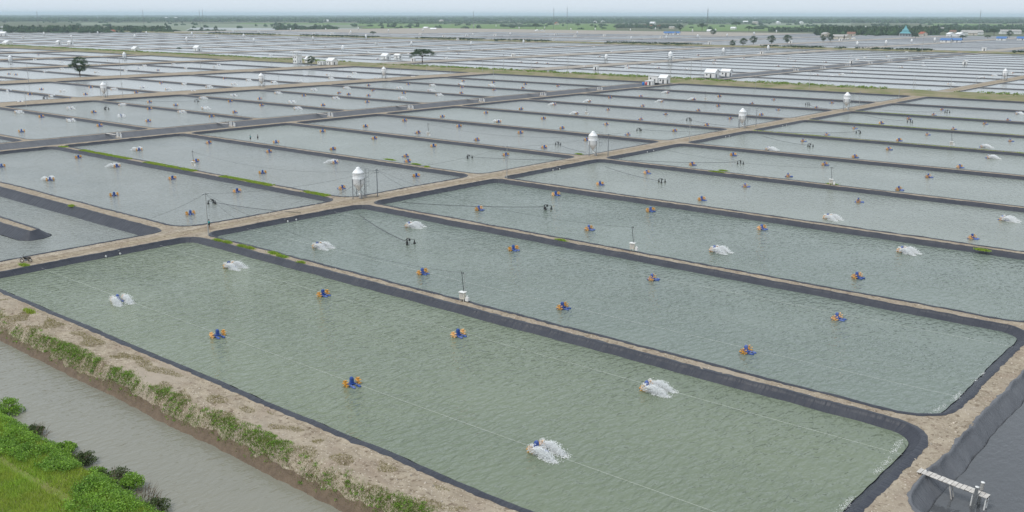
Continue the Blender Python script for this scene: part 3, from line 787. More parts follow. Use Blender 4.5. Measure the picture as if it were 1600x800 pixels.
def aerator(spraying, near, k=0, big=True):
    root = empty('paddlewheel_aerator')
    def pt(name, me, loc, rot=(0, 0, 0), kind=None):
        o = link(name, me, root); o.location = loc; o.rotation_euler = rot
        if kind: o['kind'] = kind
        return o
    for sy in (-0.33, 0.33): pt('float', FLOAT, (0.1, sy, 0.06))
    pt('motor_cover', COVER, (-0.15, 0, 0.05))
    for sy in (-0.78, 0.78): pt('paddle_wheel', WHEEL, (-0.12, sy, 0.25), (0, rnd.random(), 0))
    pt('shaft', SHAFT, (-0.12, 0, 0.25))
    pt('brace', BRACE, (0.55, 0, 0.2)); pt('brace', BRACE, (-0.5, 0, 0.2))
    if spraying: pt('spray', (SPRAY if near else SPRAY_F)[k % 3], (0, 0, 0), kind='stuff')
    return root
P_IDLE = Proto(aerator(False, True)); P_SP = [Proto(aerator(True, True, k)) for k in range(3)]; P_SF = [Proto(aerator(True, False, k)) for k in range(3)]
AER = {
 'E': 'S185,468 S359,415 341,524 506,460 717,523 551,600 S1012,606 S840,702 S497,384 S640,352 661,426 803,389 880,480 1020,435 1167,549 1309,497 749,326 869,303 921,357 1017,328 S1117,390 1191,356 1340,432 S1410,391 '
      '938,287 1011,269 1097,311 1165,290 S1294,339 1342,314 1520,371 S1567,342 1082,256 1146,241 1232,274 1289,256 1405,295 1451,275 1336,244 1389,232 1500,260 S1545,245 1405,218 1449,209 S1535,228 1579,219 1255,219 1292,209 1335,199 1377,191 1490,200 '
      '1420,184 1539,192 1575,186 S1200,232 1472,170 1459,178 S1589,176',
 'W': 'S78,280 122,245 S182,259 178,304 269,278 370,298 297,333 2,259 S217,233 326,222 306,251 S523,253 420,236 410,269 534,293 650,274 431,221 504,204 571,196 632,187 585,215 677,227 653,206 717,196 745,217 790,241 S779,189 634,243 637,251 520,232 691,181 '
      '813,206 850,229 878,199 849,184 947,193 981,209 916,217 1001,185 1054,203 1104,194 1141,184 814,169 S866,162 S901,176 950,170 S921,157 953,151 S1034,157 1004,164 1040,177 1091,171 S1084,154 S1043,143 1001,149 1122,164 1175,160 1124,149 1189,178 1216,170 1209,154 1300,159 1275,167 759,175',
 'V': 'S27,174 65,181 S109,168 S109,187 147,174 156,195 S189,163 S189,180 234,169 232,188 234,158 275,163 S282,174 331,181 S315,152 S319,168 360,157 367,174 S364,148 34,204 S432,144 475,148 S489,139 530,144 S539,136 545,146 576,148 583,140 S523,152 574,158 S455,158 505,163 S463,168 409,163 406,153 '
      'S623,136 638,130 631,144 S626,152 S671,140 S674,132 S684,147 721,144 722,135 S718,130 724,125 771,127 772,139 S766,132 576,132 821,130 872,133 817,136',
 'U': 'S14,141 47,146 65,138 S80,149 S97,141 110,154 134,146 142,135 S176,138 S32,159 S222,135 213,143 252,128 S261,138 S287,130 S301,142 S324,134 351,121 S364,130 S387,124 S426,127 S467,125 S476,117 S512,115 S516,121 558,124 S553,113 S545,118 S588,121 S644,119 S2,124 S70,111 S96,106 14,114 25,115 '
      'S150,111 S155,100 S196,109 S169,92 S157,87 S216,105 S225,101 247,108 S270,99 S290,105 S335,103 S341,100 S54,92 S72,99 S96,95 60,84 118,97',
 'F': 'S839,97 S814,96 S855,98 S867,92 S915,103 S937,87 S980,102 S982,105 S1018,99 S1029,105 S1045,88 S1072,107 S1115,97 S1117,93 S1118,99 S1068,89 S1091,85 S1216,102 S1232,90 S1242,94 S1255,80 S1277,116 S1297,118 S1313,115 S1333,112 S1327,87 S1341,92 S1353,89 S1290,96 S1386,87 S1409,104 S1415,80 S1445,98 S1441,102 S1483,130 S1508,94 S1537,120 S1551,117 S1582,113 '
      'S640,83 S664,80 S700,74 S716,83 S738,78 S751,77 S781,79 S813,83 S696,89 S600,73 S574,80 S508,72 S477,69 S435,72 S422,85 S410,74 S342,68 S460,80 S552,85 S590,91 S926,72 S957,80 S1010,75 S863,73 S1240,103 S1162,90'}
ORD = ['first', 'second', 'third', 'fourth', 'fifth', 'sixth', 'seventh', 'eighth', 'ninth', 'tenth', 'eleventh', 'twelfth']
CN = ['right of main road', 'between main road and ditch', 'between ditch and side road', 'between side road and track', 'past the farm track']
for key, txt in AER.items():
    for w in txt.split():
        spr = w[0] == 'S'; px_, py_ = map(float, w.lstrip('S').split(','))
        b = at(px_, py_ + 2, WZ - 0.03)
        if key == 'F':
            o = P_SF[rnd.randrange(3)].put(b, rnd.uniform(-.3, .3) + (math.pi if rnd.random() < .5 else 0), 1.2,
                    'tiny white splash of running aerator on far ponds, ' + ('behind the tower house and spreading tree' if px_ < 830 else 'behind the drum house' if px_ < 1060 else 'between ribbed-roof house and far ditch' if b.x < -300 else 'between far ditch and main road'), 'aerator', 'running aerators on the far ponds')
            continue
        ci = min(range(5), key=lambda i: abs((COLS[i][0] + COLS[i][1]) / 2 - b.x))
        ri = sum(1 for y_ in YD if y_ < b.y) - 1
        ri = max(0, min(ri, 9))
        tx = (b.x - COLS[ci][0]) / (COLS[ci][1] - COLS[ci][0])
        where = 'left end' if False else ('road end' if (tx < .34 and ci == 0) or (tx > .66 and ci == 1) else 'ditch end' if (ci == 1 and tx < .34) or (ci == 2 and tx > .66) else 'middle' if .34 <= tx <= .66 else 'outer end')
        rw = 'canal-side' if b.y < (YD[ri] + YD[ri + 1]) / 2 else 'far-side'
        lab = '%s aerator, %s, %s row of %s pond from canal, %s' % ('spraying' if spr else 'idle', where, rw, ORD[ri], CN[ci])
        near = py_ > 225
        rz = rnd.uniform(-.35, .35) + (math.pi if key == 'W' else 0)
        if key == 'E' and py_ > 450: rz = rnd.uniform(-.2, .2)
        pr = (P_SP if near else P_SF)[rnd.randrange(3)] if spr else P_IDLE
        pr.put(b, rz, 1.0 if key in 'EW' else 1.05, lab, 'aerator', '%s aerators in %s pond from canal %s' % ('spraying' if spr else 'idle', ORD[ri], CN[ci]))

# mooring ropes of the aerator rows, just above the water
for y0, lab in ((63.0, 'thin white mooring rope across the green pond, row nearest the canal bank'), (83.0, 'thin white mooring rope across the green pond, row nearest the first dyke'),
                (100.5, 'thin white mooring rope across the second pond, near the first dyke'), (121, 'thin white mooring rope across the second pond, near the second dyke')):
    cable((-149, y0, WZ + .3), (-24.6, y0 + .4, WZ + .3), 0.25, 0.009, lab, 'mooring ropes of the aerators', 'mooring_rope', 'rope', 24)

# ------------------------------------------------------------------ jetty, sluices, inlet pipes, foam
def plank_walk(root, x0, x1, w, z, n, m='wood'):
    L = (x1 - x0) / n
    for k in range(n):
        MB().box((x0 + L * (k + .5) + rnd.uniform(-.01, .01), rnd.uniform(-.04, .04), z + rnd.uniform(-.008, .008)), (L * 0.90, w * rnd.uniform(.94, 1.04), 0.045), rnd.uniform(-.02, .02)).build('plank', m, root)
jt = tag(empty('jetty', at(1440, 739, 0), R(-3)), 'weathered plank jetty with white pipes reaching over the dark reservoir', 'jetty')
jt.rotation_euler = (0, 0.065, R(-4))
plank_walk(jt, -0.3, 5.5, 0.9, 0.18, 16)
for sy in (-0.22, 0.22): MB().box((2.6, sy, 0.10), (5.8, 0.07, 0.11)).build('beam', 'wood_dark', jt)
for sy in (-0.25, 0.25): MB().tube([(2.4, sy, 0.15), (3.1, sy, -2.2)], 0.06, 5).build('prop', 'wood', jt)
for sx in (4.35, 5.4):
    for sy in (-0.27, 0.27): MB().tube([(sx, sy, 0.2), (sx, sy, -2.6)], 0.06, 6).build('leg', 'pipe_white', jt)
MB().box((5.4, 0, -0.35), (0.06, 0.6, 0.08)).build('cross_brace', 'wood_dark', jt)
for sx, sy, h in ((4.65, -0.58, 0.95), (4.7, 0.58, 0.95)):
    MB().lathe([(0.15, -2.6), (0.15, h - 0.05), (0.165, h - 0.05), (0.165, h)], 12, (sx, sy, 0)).build('standpipe', 'pipe_white', jt, True)

def sluice():
    root = empty('sluice_gate')
    plank_walk(root, -7.2, -0.5, 0.9, 0.3, 9)
    for sy in (-0.3, 0.3): MB().box((-3.85, sy, 0.2), (6.9, 0.09, 0.12)).build('beam', 'wood_dark', root)
    for sx, h in ((0.2, 1.1), (1.3, 1.25), (2.5, 1.25), (3.4, 0.9)):
        MB().lathe([(0.2, -1.6), (0.2, h - .08), (0.24, h - .08), (0.24, h)], 8, (sx, 0.1 * (-1) ** int(sx), 0)).build('standpipe', 'pipe_white', root)
    MB().box((1.5, 0, -0.35), (3.4, 0.5, 0.5)).build('sill_block', 'stone', root)
    return root
SL = Proto(sluice())
for k, (px_, py_) in enumerate(((192, 214), (372, 197), (518, 181), (646, 169), (756, 158), (856, 149), (941, 140))):
    p = at(px_, py_); SL.put((-296.0, p.y, 0.0), R(rnd.uniform(-4, 4)), 1.0, 'plank sluice with white standpipes in the lined ditch, %s from the canal end' % ORD[k], 'sluice', 'sluices along the lined ditch')
SL2 = []
for k, (px_, py_) in enumerate(((1240, 110), (1282, 107), (1321, 103), (1356, 99), (1387, 96), (1419, 93), (1446, 91))):
    p = at(px_, py_); SL.put((p.x, p.y, 0.1), 0, 1.1, 'tiny white sluice on the ditch past the cross bank, %s from the bank' % ORD[k], 'sluice', 'sluices along the far ditch')
def inlet():
    root = empty('inlet_pipe')
    MB().tube([(-1.1, 0, -0.1), (0.25, 0, -0.28)], 0.13, 8).build('pipe', 'black', root)
    MB().lathe([(0.08, 0), (0.15, 0.02), (0.15, 0.12), (0.08, 0.14)], 10, (0.2, 0, -0.28), 'x').build('cap', 'pipe_white', root)
    MB().box((-0.55, 0, -0.02), (0.4, 0.42, 0.16)).build('sandbag', 'pole_grey', root)
    return root
INL = Proto(inlet())
for px_, py_, w in ((163, 400, 'first'), (190, 397, 'first'), (450, 346, 'second'), (466, 344, 'second'), (872, 267, 'fourth'), (882, 265, 'fourth'), (1016, 238, 'fifth'), (1025, 236, 'fifth'), (1134, 214, 'sixth'), (1141, 213, 'sixth'), (1226, 197, 'seventh'), (1233, 196, 'seventh')):
    p = at(px_, py_, -0.45); INL.put((-149.35, p.y, -0.12), rnd.uniform(-.15, .15), 1.15, 'white-capped inlet pipe, one of a pair at road end of %s pond from canal' % w, 'pipe', 'pair of inlet pipes in %s pond from canal' % w)
def specks(name, pts, lab, spread, n, seed, size=0.035, m='foam'):
    r_ = random.Random(seed); mb = MB()
    for (x_, y_, z_) in pts:
        for k in range(n):
            ax, ay = r_.gauss(0, spread[0]), r_.gauss(0, spread[1]); d = size * (0.5 + r_.random())
            c = (x_ + ax, y_ + ay, z_ + 0.005 + 0.02 * r_.random()); a = r_.random() * 6.28; i = len(mb.v)
            for q in range(3): mb.v.append((c[0] + d * math.cos(a + q * 2.09), c[1] + d * math.sin(a + q * 2.09), c[2]))
            mb.v.append((c[0], c[1], c[2] + d * 0.6)); mb.f += [(i, i + 1, i + 3), (i + 1, i + 2, i + 3), (i + 2, i, i + 3)]
    return tag(mb.build(name, m), lab, 'foam', None, 'stuff')
for k, (pts, lab) in enumerate((([(1404, 693), (1398, 703)], 'white wave foam in the rounded corner of the green pond'), ([(1385, 722), (1372, 735), (1352, 757)], 'thin line of foam along the end liner of the green pond'),
                               ([(1318, 793), (1327, 783), (1306, 799)], 'white foam at the end liner of the green pond, away from its corner'),
                               ([(1462, 641), (1472, 636), (1480, 630)], 'white foam by the near corner of the second pond'), ([(1492, 622), (1498, 616)], 'small foam patch along end liner of the second pond'), ([(1528, 594), (1538, 585), (1545, 577)], 'streak of foam midway along end liner of the second pond'))):
    pl = []
    for q in pts:
        p = at(*q, WZ - .02); pl.append((max(min(p.x, -25.0), -28.0), p.y, WZ - 0.03))
    specks('wave_foam', pl[:2], lab, (0.16, 0.5), 75, k, 0.04)

# loose pale stones and clods along the roads
st = MB(); r_ = random.Random(5)
for k in range(1900):
    z_ = 0
    if k < 900: x_, y_ = r_.choice([r_.uniform(-156.6, -155), r_.uniform(-156.6, -150.2), r_.gauss(-156.3, .3)]), 55 + 380 * r_.random() ** 1.5
    elif k < 1300: x_, y_ = r_.uniform(-23.3, -21.8), r_.uniform(60, 200)
    elif k < 1600: x_, y_ = r_.uniform(-148, -25), 91 + r_.uniform(-.8, .8) + r_.choice([0, 39])
    else:
        x_, y_ = r_.uniform(-150, -25), r_.uniform(48.6, 51.6); z_ = bank_z(x_, y_)
    d = 0.03 + 0.11 * r_.random() ** 4; i = len(st.v); a = r_.random() * 6
    for q in range(5): st.v.append((x_ + d * math.cos(a + q * 1.257) * r_.uniform(.7, 1.2), y_ + d * math.sin(a + q * 1.257) * r_.uniform(.7, 1.2), z_ - 0.02))
    for q in range(5): st.v.append((x_ + d * .6 * math.cos(a + q * 1.257), y_ + d * .6 * math.sin(a + q * 1.257), z_ + d * r_.uniform(.4, .9)))
    for q in range(5): st.f.append((i + q, i + (q + 1) % 5, i + 5 + (q + 1) % 5, i + 5 + q))
    st.f.append(tuple(i + 5 + q for q in range(5)))
tag(st.build('loose_stones', 'stone'), 'pale stones and clods scattered over the earth roads and dykes', 'stones', None, 'stuff')

# ------------------------------------------------------------------ houses
def house(root, w, d, h, rise, wall='white_paint', roof='white_roof', win=2, door=True, ribs=True, loc=(0, 0, 0), over=0.35):
    X, Y, Z = loc
    m = MB(); i = 0
    P = [(-w / 2, -d / 2, 0), (w / 2, -d / 2, 0), (w / 2, d / 2, 0), (-w / 2, d / 2, 0), (-w / 2, -d / 2, h), (w / 2, -d / 2, h), (w / 2, d / 2, h), (-w / 2, d / 2, h), (-w / 2, 0, h + rise), (w / 2, 0, h + rise)]
    m.v = [(X + a, Y + b, Z + c) for a, b, c in P]
    m.f = [(0, 1, 5, 4), (2, 3, 7, 6), (1, 2, 6, 9, 5), (3, 0, 4, 8, 7)]
    wo = m.build('wall', wall, root)
    sl = rise / (d / 2)
    for s_ in (-1, 1):
        p = MB(); t = 0.08; e = d / 2 + over; z0 = h - over * sl + 0.05; z1 = h + rise + 0.05
        A = [(-w / 2 - over, s_ * e, z0), (w / 2 + over, s_ * e, z0), (w / 2 + over, 0, z1), (-w / 2 - over, 0, z1)]
        p.v = [(X + a, Y + b, Z + c) for a, b, c in A] + [(X + a, Y + b, Z + c + t) for a, b, c in A]
        p.f = [(3, 2, 1, 0), (4, 5, 6, 7), (0, 1, 5, 4), (1, 2, 6, 5), (2, 3, 7, 6), (3, 0, 4, 7)]
        ro = p.build('roof_slope', roof, root)
        if ribs:
            nr = max(3, int(w / 0.9))
            for k in range(nr + 1):
                xx = X - w / 2 - over + 0.05 + (w + 2 * over - 0.1) * k / nr
                MB().tube([(xx, Y + s_ * e, Z + z0 + t + .02), (xx, Y, Z + z1 + t + .02)], 0.05, 4).build('rib', roof, ro)
    if door:
        MB().box((X + w / 2 + .02, Y - d * 0.12, Z + 1.05), (0.05, 0.95, 2.1)).build('door', 'dark_opening', root)
        MB().box((X + w * .1, Y - d / 2 - .02, Z + 1.05), (1.0, 0.05, 2.1)).build('door', 'dark_opening', root)
    for k in range(win):
        xx = X - w / 2 + w * (k + .6) / (win + .7)
        wd = MB().box((xx, Y - d / 2 - .015, Z + h * .55), (0.9, 0.04, 0.8)).build('window', 'dark_opening', root)
        MB().box((xx, Y - d / 2 - .05, Z + h * .55 - .45), (1.1, 0.12, 0.08)).build('sill', wall, wd)
def put_house(px_, py_, lab, *a, rz=0.0, **k):
    o = empty('farm_house', at(px_, py_, 0.35 if 480 < at(px_, py_).y < 540 else 0), rz); house(o, *a, **k); return tag(o, lab, 'house', 'white farm houses')
put_house(12, 71, 'broad white gabled house standing alone at the left end of the cross bank', 11, 8, 3.4, 2.4)
put_house(92, 69, 'small white gabled house, left one of a pair on the cross bank', 6, 5, 3, 1.8)
put_house(110, 69, 'long low white house, right one of a pair on the cross bank', 7.5, 4.5, 3, 1.2)
put_house(212, 81, 'lone white gabled house on the bank, beyond the round tree', 6.5, 5.5, 3.2, 2.2)
put_house(309, 79, 'white gabled house with bright roof, between lone house and tower house', 8, 6, 3.2, 2.2)
put_house(484, 98, 'white gabled shed right against the tower house', 6.5, 5, 3.0, 2.0)
put_house(519, 101, 'white gabled shed with broad white roof, right of the tower house', 7, 5.5, 3.2, 1.9)
put_house(603, 92, 'white gabled house just left of the spreading tree', 7, 5.5, 2.9, 1.9)
put_house(622, 91, 'low white house right beside the spreading tree', 6.5, 4, 2.8, 1.0)
put_house(1038, 130, 'white gabled house beside blue and red drums', 4.8, 4.4, 3.1, 1.6)
put_house(1112, 121, 'larger white gabled house on the cross bank, with ribbed roof', 7.2, 5.6, 3.2, 2.0)
put_house(1135, 119, 'smaller white house behind the larger ribbed-roof house', 6, 4, 3.2, 1.3)
def flat_shed(px_, py_, w, d, h, lab, m='white_paint'):
    o = empty('shed', at(px_, py_)); MB().box((0, 0, h / 2), (w, d, h)).build('wall', m, o)
    MB().box((0, 0, h + .07), (w + .5, d + .5, 0.12)).build('roof', 'white_roof', o)
    MB().box((w * .2, -d / 2 - .02, 1.0), (0.9, 0.05, 2.0)).build('door', 'dark_opening', o)
    wd = MB().box((-w * .25, -d / 2 - .02, h * .6), (0.8, 0.05, 0.7)).build('window', 'dark_opening', o)
    return tag(o, lab, 'shed')
flat_shed(503, 101, 6.5, 3.5, 2.6, 'low flat-roofed white shed between tower house and gabled shed')
flat_shed(1022, 129, 6.2, 3, 4.0, 'tall flat-roofed white annex left of the house with drums')
flat_shed(1015, 133, 4.6, 2.6, 2.3, 'low white shed in front of the annex, behind the drums')
for px_, m, c in ((1005, 'blue_drum', 'blue'), (1009.5, 'red_drum', 'red')):
    o = MB().lathe([(0.55, 0), (0.6, 0.1), (0.6, 0.5), (0.64, 0.55), (0.6, 0.6), (0.6, 1.1), (0.64, 1.15), (0.6, 1.2), (0.6, 1.55), (0.4, 1.65)], 12).build('storage_drum', m, None, True)
    o.location = at(px_, 133); tag(o, 'big %s plastic drum beside the low white shed' % c, 'drum', 'drums beside the house')
def hut():
    o = empty('pump_hut'); MB().box((0, 0, 1.3), (3.2, 2.6, 2.6)).build('wall', 'white_paint', o); MB().box((0, 0, 2.7), (3.8, 3.2, 0.16)).build('roof', 'white_roof', o)
    MB().box((0.4, -1.32, 1.0), (0.9, 0.05, 2.0)).build('door', 'dark_opening', o); return o
HUT = Proto(hut()); r_ = random.Random(19)
for k in range(46):
    ci = r_.randrange(0, 13); yy = r_.choice(YF[1:] + YH[:9] * 2); xx = COLS[ci][1] + r_.choice([2.5, 2.5, -r_.uniform(10, 110)])
    wh = 'between cross bank and far hedge' if yy < 1100 else 'beyond the far hedge'
    if in_view(xx - 1, xx + 1, yy - 1, yy + 1): HUT.put((xx, yy, 0), 0, 1.0 if yy < 1100 else 1.3, 'tiny white pump hut on a dyke ' + wh, 'hut', 'white pump huts ' + wh)
tw = tag(empty('tower_house', at(467, 99, 0.4)), 'two-storey white tower house with flat canopy and outside stair', 'house')
MB().box((-1.5, 0, 3.2), (5, 5, 6.4)).build('wall', 'white_paint', tw)
MB().box((-1.5, 0, 6.5), (5.6, 5.6, 0.2)).build('floor_slab', 'white_paint', tw)
for sx in (-4, 1):
    for sy in (-2.4, 2.4): MB().box((sx, sy, 7.8), (0.22, 0.22, 2.5)).build('column', 'white_paint', tw)
MB().box((-1.5, 0, 9.2), (8.0, 7.0, 0.3)).build('canopy', 'white_roof', tw)
stt = MB().tube([(5.2, -2.3, 0), (1.4, -2.3, 6.2)], 0.16, 4).build('stair', 'white_paint', tw)
for k in range(12): MB().box((5.0 - k * .3, -1.9, 0.35 + k * .5), (0.32, 0.9, 0.08)).build('step', 'white_paint', stt)
MB().tube([(5.2, -2.35, 1.0), (1.4, -2.35, 7.2)], 0.05, 4).build('handrail', 'steel', tw)
for sx, z in ((-3, 1.6), (-.8, 1.6), (-3, 4.7), (-.8, 4.7)):
    wd = MB().box((sx, -2.52, z), (0.9, 0.06, 1.2)).build('window', 'dark_opening', tw); MB().box((sx, -2.56, z - .68), (1.1, 0.14, 0.1)).build('sill', 'white_paint', wd)
MB().box((1.02, 0.6, 1.1), (0.06, 1.0, 2.2)).build('door', 'dark_opening', tw)

# ------------------------------------------------------------------ trees and plants
def cards(mb, c, n, rad, size, r_, flat=0.0, drop=0.0):
    for k in range(n):
        v = Vector((r_.gauss(0, 1), r_.gauss(0, 1), r_.gauss(0, 1))); v.normalize(); v *= r_.random() ** 0.4
        p = Vector((c[0] + v.x * rad[0], c[1] + v.y * rad[1], c[2] + v.z * rad[2]))
        a = Vector((r_.gauss(0, 1), r_.gauss(0, 1), r_.gauss(0, 1 - flat))).normalized()
        b = a.cross(Vector((r_.gauss(0, 1), r_.gauss(0, 1), r_.gauss(0, 1)))).normalized()
        s_ = size * r_.uniform(.6, 1.3); mb.quad(p - a * s_, p - b * s_ * .6, p + a * s_, p + b * s_ * .6)
def tree(name, H, W, kind, seed, leaf='leaf_tree', dens=1.0):
    r_ = random.Random(seed); root = empty(name)
    t = MB(); cr = MB()
    th = H * (0.20 if kind == 'round' else 0.42 if kind == 'umbrella' else 0.3)
    tr = H * 0.03
    t.tube([(0, 0, -0.4), (r_.uniform(-.2, .2), 0, th * .5), (r_.uniform(-.3, .3), r_.uniform(-.3, .3), th)], [tr * 1.5, tr, tr * .85], 7)
    root_t = None
    nl = 9 if kind == 'umbrella' else 7
    limbs = []
    for k in range(nl):
        a = 2 * math.pi * k / nl + r_.uniform(-.3, .3)
        R_ = W / 2 * r_.uniform(.45, .85); z = H * (r_.uniform(.72, .86) if kind == 'umbrella' else r_.uniform(.42, .85))
        e = Vector((R_ * math.cos(a), R_ * math.sin(a), z)); limbs.append(e)
        t.tube([(0, 0, th * .8), (e.x * .45, e.y * .45, th + (z - th) * (.65 if kind == 'umbrella' else .5)), e], [tr * .6, tr * .38, tr * .12], 5)
    t.build('trunk', 'bark', root, True)
    ncl = int((86 if kind == 'umbrella' else 64))
    for k in range(ncl):
        a = r_.random() * 6.283
        if kind == 'umbrella':
            q = r_.random() ** .55; rr = W / 2 * q * r_.uniform(.85, 1.03)
            z = H * (0.95 - 0.34 * q ** 2.4) - r_.random() ** 2 * H * .26
            rad = (W * .085, W * .085, H * .075)
        else:
            u_ = r_.uniform(-0.95, 1.0); rr = W / 2 * math.sqrt(max(0, 1 - u_ * u_)) * r_.uniform(.35, .98); z = H * .58 + H * .38 * u_
            rad = (W * .12, W * .12, H * .085)
        s_ = r_.uniform(.75, 1.2)
        cards(cr, (rr * math.cos(a), rr * math.sin(a), z), int(46 * dens), tuple(x_ * s_ for x_ in rad), 0.30 * (H / 11) / dens ** .4, r_, .4)
    cr.build('crown', leaf, root)
    return root
o = tree('rain_tree', 11.4, 12.6, 'round', 3, dens=1.6); o.location = at(125, 117); tag(o, 'round dense green tree standing alone beside the farm track', 'tree')
sh = []
o = tree('rain_tree', 11.0, 21.0, 'umbrella', 4, 'leaf_tree', 2.4); o.location = at(660, 97, .3); tag(o, 'wide umbrella-shaped tree beside the white houses on the cross bank', 'tree')
o = tree('rain_tree', 6.5, 7.5, 'round', 6, 'leaf_tree', 1); o.location = at(486, 101, .3); tag(o, 'small dark tree in front of the tower house shed', 'tree')
TP = {'round': [Proto(tree('field_tree', 10, 11, 'round', 20 + k, 'leaf_tree', .8)) for k in range(3)], 'umbrella': [Proto(tree('field_tree', 9, 15, 'umbrella', 30 + k, 'leaf_tree', .7)) for k in range(2)]}
for px_, yb, h, kd, lab in ((1144, 73, 10, 'round', 'small tree leading the row of four behind the cross bank'), (1161, 71, 11, 'round', 'second tree in the row of four on the far bank'), (1177, 69, 12, 'round', 'third tree in the row of four on the far bank'), (1205, 69, 13, 'round', 'round dark tree past the row of four on the far bank'), (1230, 68, 13, 'round', 'last round dark tree of the far bank row'),
        (1286, 65, 10, 'round', 'round tree beside the tan stacked goods'), (1297, 65, 11, 'round', 'taller tree right against the tan stacked goods'), (280, 79, 5, 'umbrella', 'tiny umbrella tree left of a white gabled house'), (1114, 55, 9, 'round', 'round tree beside the blue-roofed shelters'), (1430, 61, 7, 'umbrella', 'flat-crowned tree in front of the turquoise pavilion'),
        (1504, 62, 7, 'umbrella', 'flat-crowned tree in front of the long pale halls'), (1543, 61, 6, 'umbrella', 'low flat-crowned tree between pale halls and blue tents'), (583, 55, 6, 'umbrella', 'dark low umbrella tree alone among the far ponds'), (617, 43, 7, 'round', 'single round tree on the far pale field'), (653, 42, 6, 'round', 'second single tree on the far pale field'),
        (787, 43, 5, 'umbrella', 'dark tree at the near edge of the green field, left'), (837, 45, 8, 'umbrella', 'broad dark tree at the near edge of the green field'), (903, 42, 5, 'umbrella', 'dark tree in the middle of the green field'), (925, 43, 5, 'umbrella', 'wide low tree in the middle of the green field'), (1063, 48, 9, 'round', 'bushy tree in the far grove near blue shelters'),
        (1097, 47, 10, 'umbrella', 'broad-crowned tree right of the far grove'), (1150, 43, 9, 'umbrella', 'tall thin-limbed tree on the right green field'), (1170, 49, 8, 'umbrella', 'low broad tree on the right green field'), (437, 44, 8, 'round', 'round dark tree at the left end of far scrub'), (462, 45, 8, 'round', 'bushy tree within the far scrub'), (493, 44, 6, 'round', 'small tree at right end of far scrub'),
        (315, 49, 6, 'round', 'left tree of the far clump beside the pale field'), (337, 49, 7, 'round', 'right tree of the far clump beside the pale field'), (596, 42, 5, 'round', 'small bush-like tree beyond the umbrella tree ponds'), (1553, 55, 10, 'umbrella', 'big dark tree among the long pale halls'), (1577, 58, 10, 'round', 'dark tree at the end of the pale halls')):
    b = at(px_, yb); pr = rnd.choice(TP[kd]); hh = top_z(b, h); pr.put(b, rnd.random() * 6, hh / (10 if kd == 'round' else 9), lab, 'tree', 'single trees in the distance')

# leafy scrub bank in front of the canal
r_ = random.Random(11)
def vis(p, mx=120, my=140):
    q = proj(p); return q and -mx < q[0] < 1600 + mx and q[1] < 800 + my
def blades(name, m, n, gen, h, w, seed, lab, cat='grass', lean=0.35):
    r_ = random.Random(seed); mb = MB()
    for k in range(n):
        p = gen(r_)
        if p is None: continue
        x_, y_, z_ = p; a = r_.random() * 6.283; hh = h * r_.uniform(.5, 1.35); ww = w * r_.uniform(.7, 1.3)
        dx, dy = math.cos(a) * ww, math.sin(a) * ww; lx, ly = r_.gauss(0, lean) * hh, r_.gauss(0, lean) * hh
        mb.tri((x_ - dx, y_ - dy, z_ - .03), (x_ + dx, y_ + dy, z_ - .03), (x_ + lx, y_ + ly, z_ + hh))
    return tag(mb.build(name, m), lab, cat, None, 'stuff')
def g_near(r_):
    x_, y_ = r_.uniform(-118, -52), r_.uniform(22, 37)
    p = (x_, y_, near_z(x_, y_))
    if not vis(p) or p[2] < -2.1: return None
    d = abs(y_ - (31.2 + 0.035 * (x_ + 80)))
    if d < .35 and r_.random() < .75: return None
    return p
blades('meadow_grass', 'grass_lush', 150000, g_near, 0.34, 0.03, 1, 'tall yellow-green grass on the scrubby bank in front of the canal')
mb = MB(); cnt = 0
for k in range(2300):
    x_, y_ = r_.uniform(-118, -52), 36.9 - 6.5 * r_.random() ** 1.25
    if not vis((x_, y_, 0)) or nz(x_ * .12, y_ * .25, 8) < -0.22 + (36.5 - y_) * .06: continue
    z_ = near_z(x_, y_)
    if z_ < -2.4: continue
    cards(mb, (x_, y_, max(z_, -1.9) + .35 + .3 * nz(x_ * .4, y_ * .4)), 62, (.62, .5, .34), .085, r_, .3); cnt += 1
tag(mb.build('leafy_creeper', 'leaf_bright'), 'dense bright green creeper covering the bank edge above the canal', 'creeper', None, 'stuff')
def shrub(seed, rad, h, leaf, n):
    r_ = random.Random(seed); root = empty('shrub'); st_ = MB(); fo = MB()
    for k in range(6):
        a = r_.random() * 6.28; e = (rad * .7 * math.cos(a), rad * .7 * math.sin(a), h * r_.uniform(.5, .95)); st_.tube([(0, 0, -.2), (e[0] * .5, e[1] * .5, e[2] * .6), e], [.05, .035, .012], 4)
    st_.build('stem', 'twig', root)
    for k in range(24):
        a = r_.random() * 6.28; q = r_.random() ** .6
        cards(fo, (rad * q * math.cos(a), rad * q * math.sin(a), h * (.95 - .5 * q) * r_.uniform(.15, 1.05)), n, (rad * .36, rad * .36, h * .24), .085, r_, .2)
    fo.build('foliage', leaf, root)
    return root
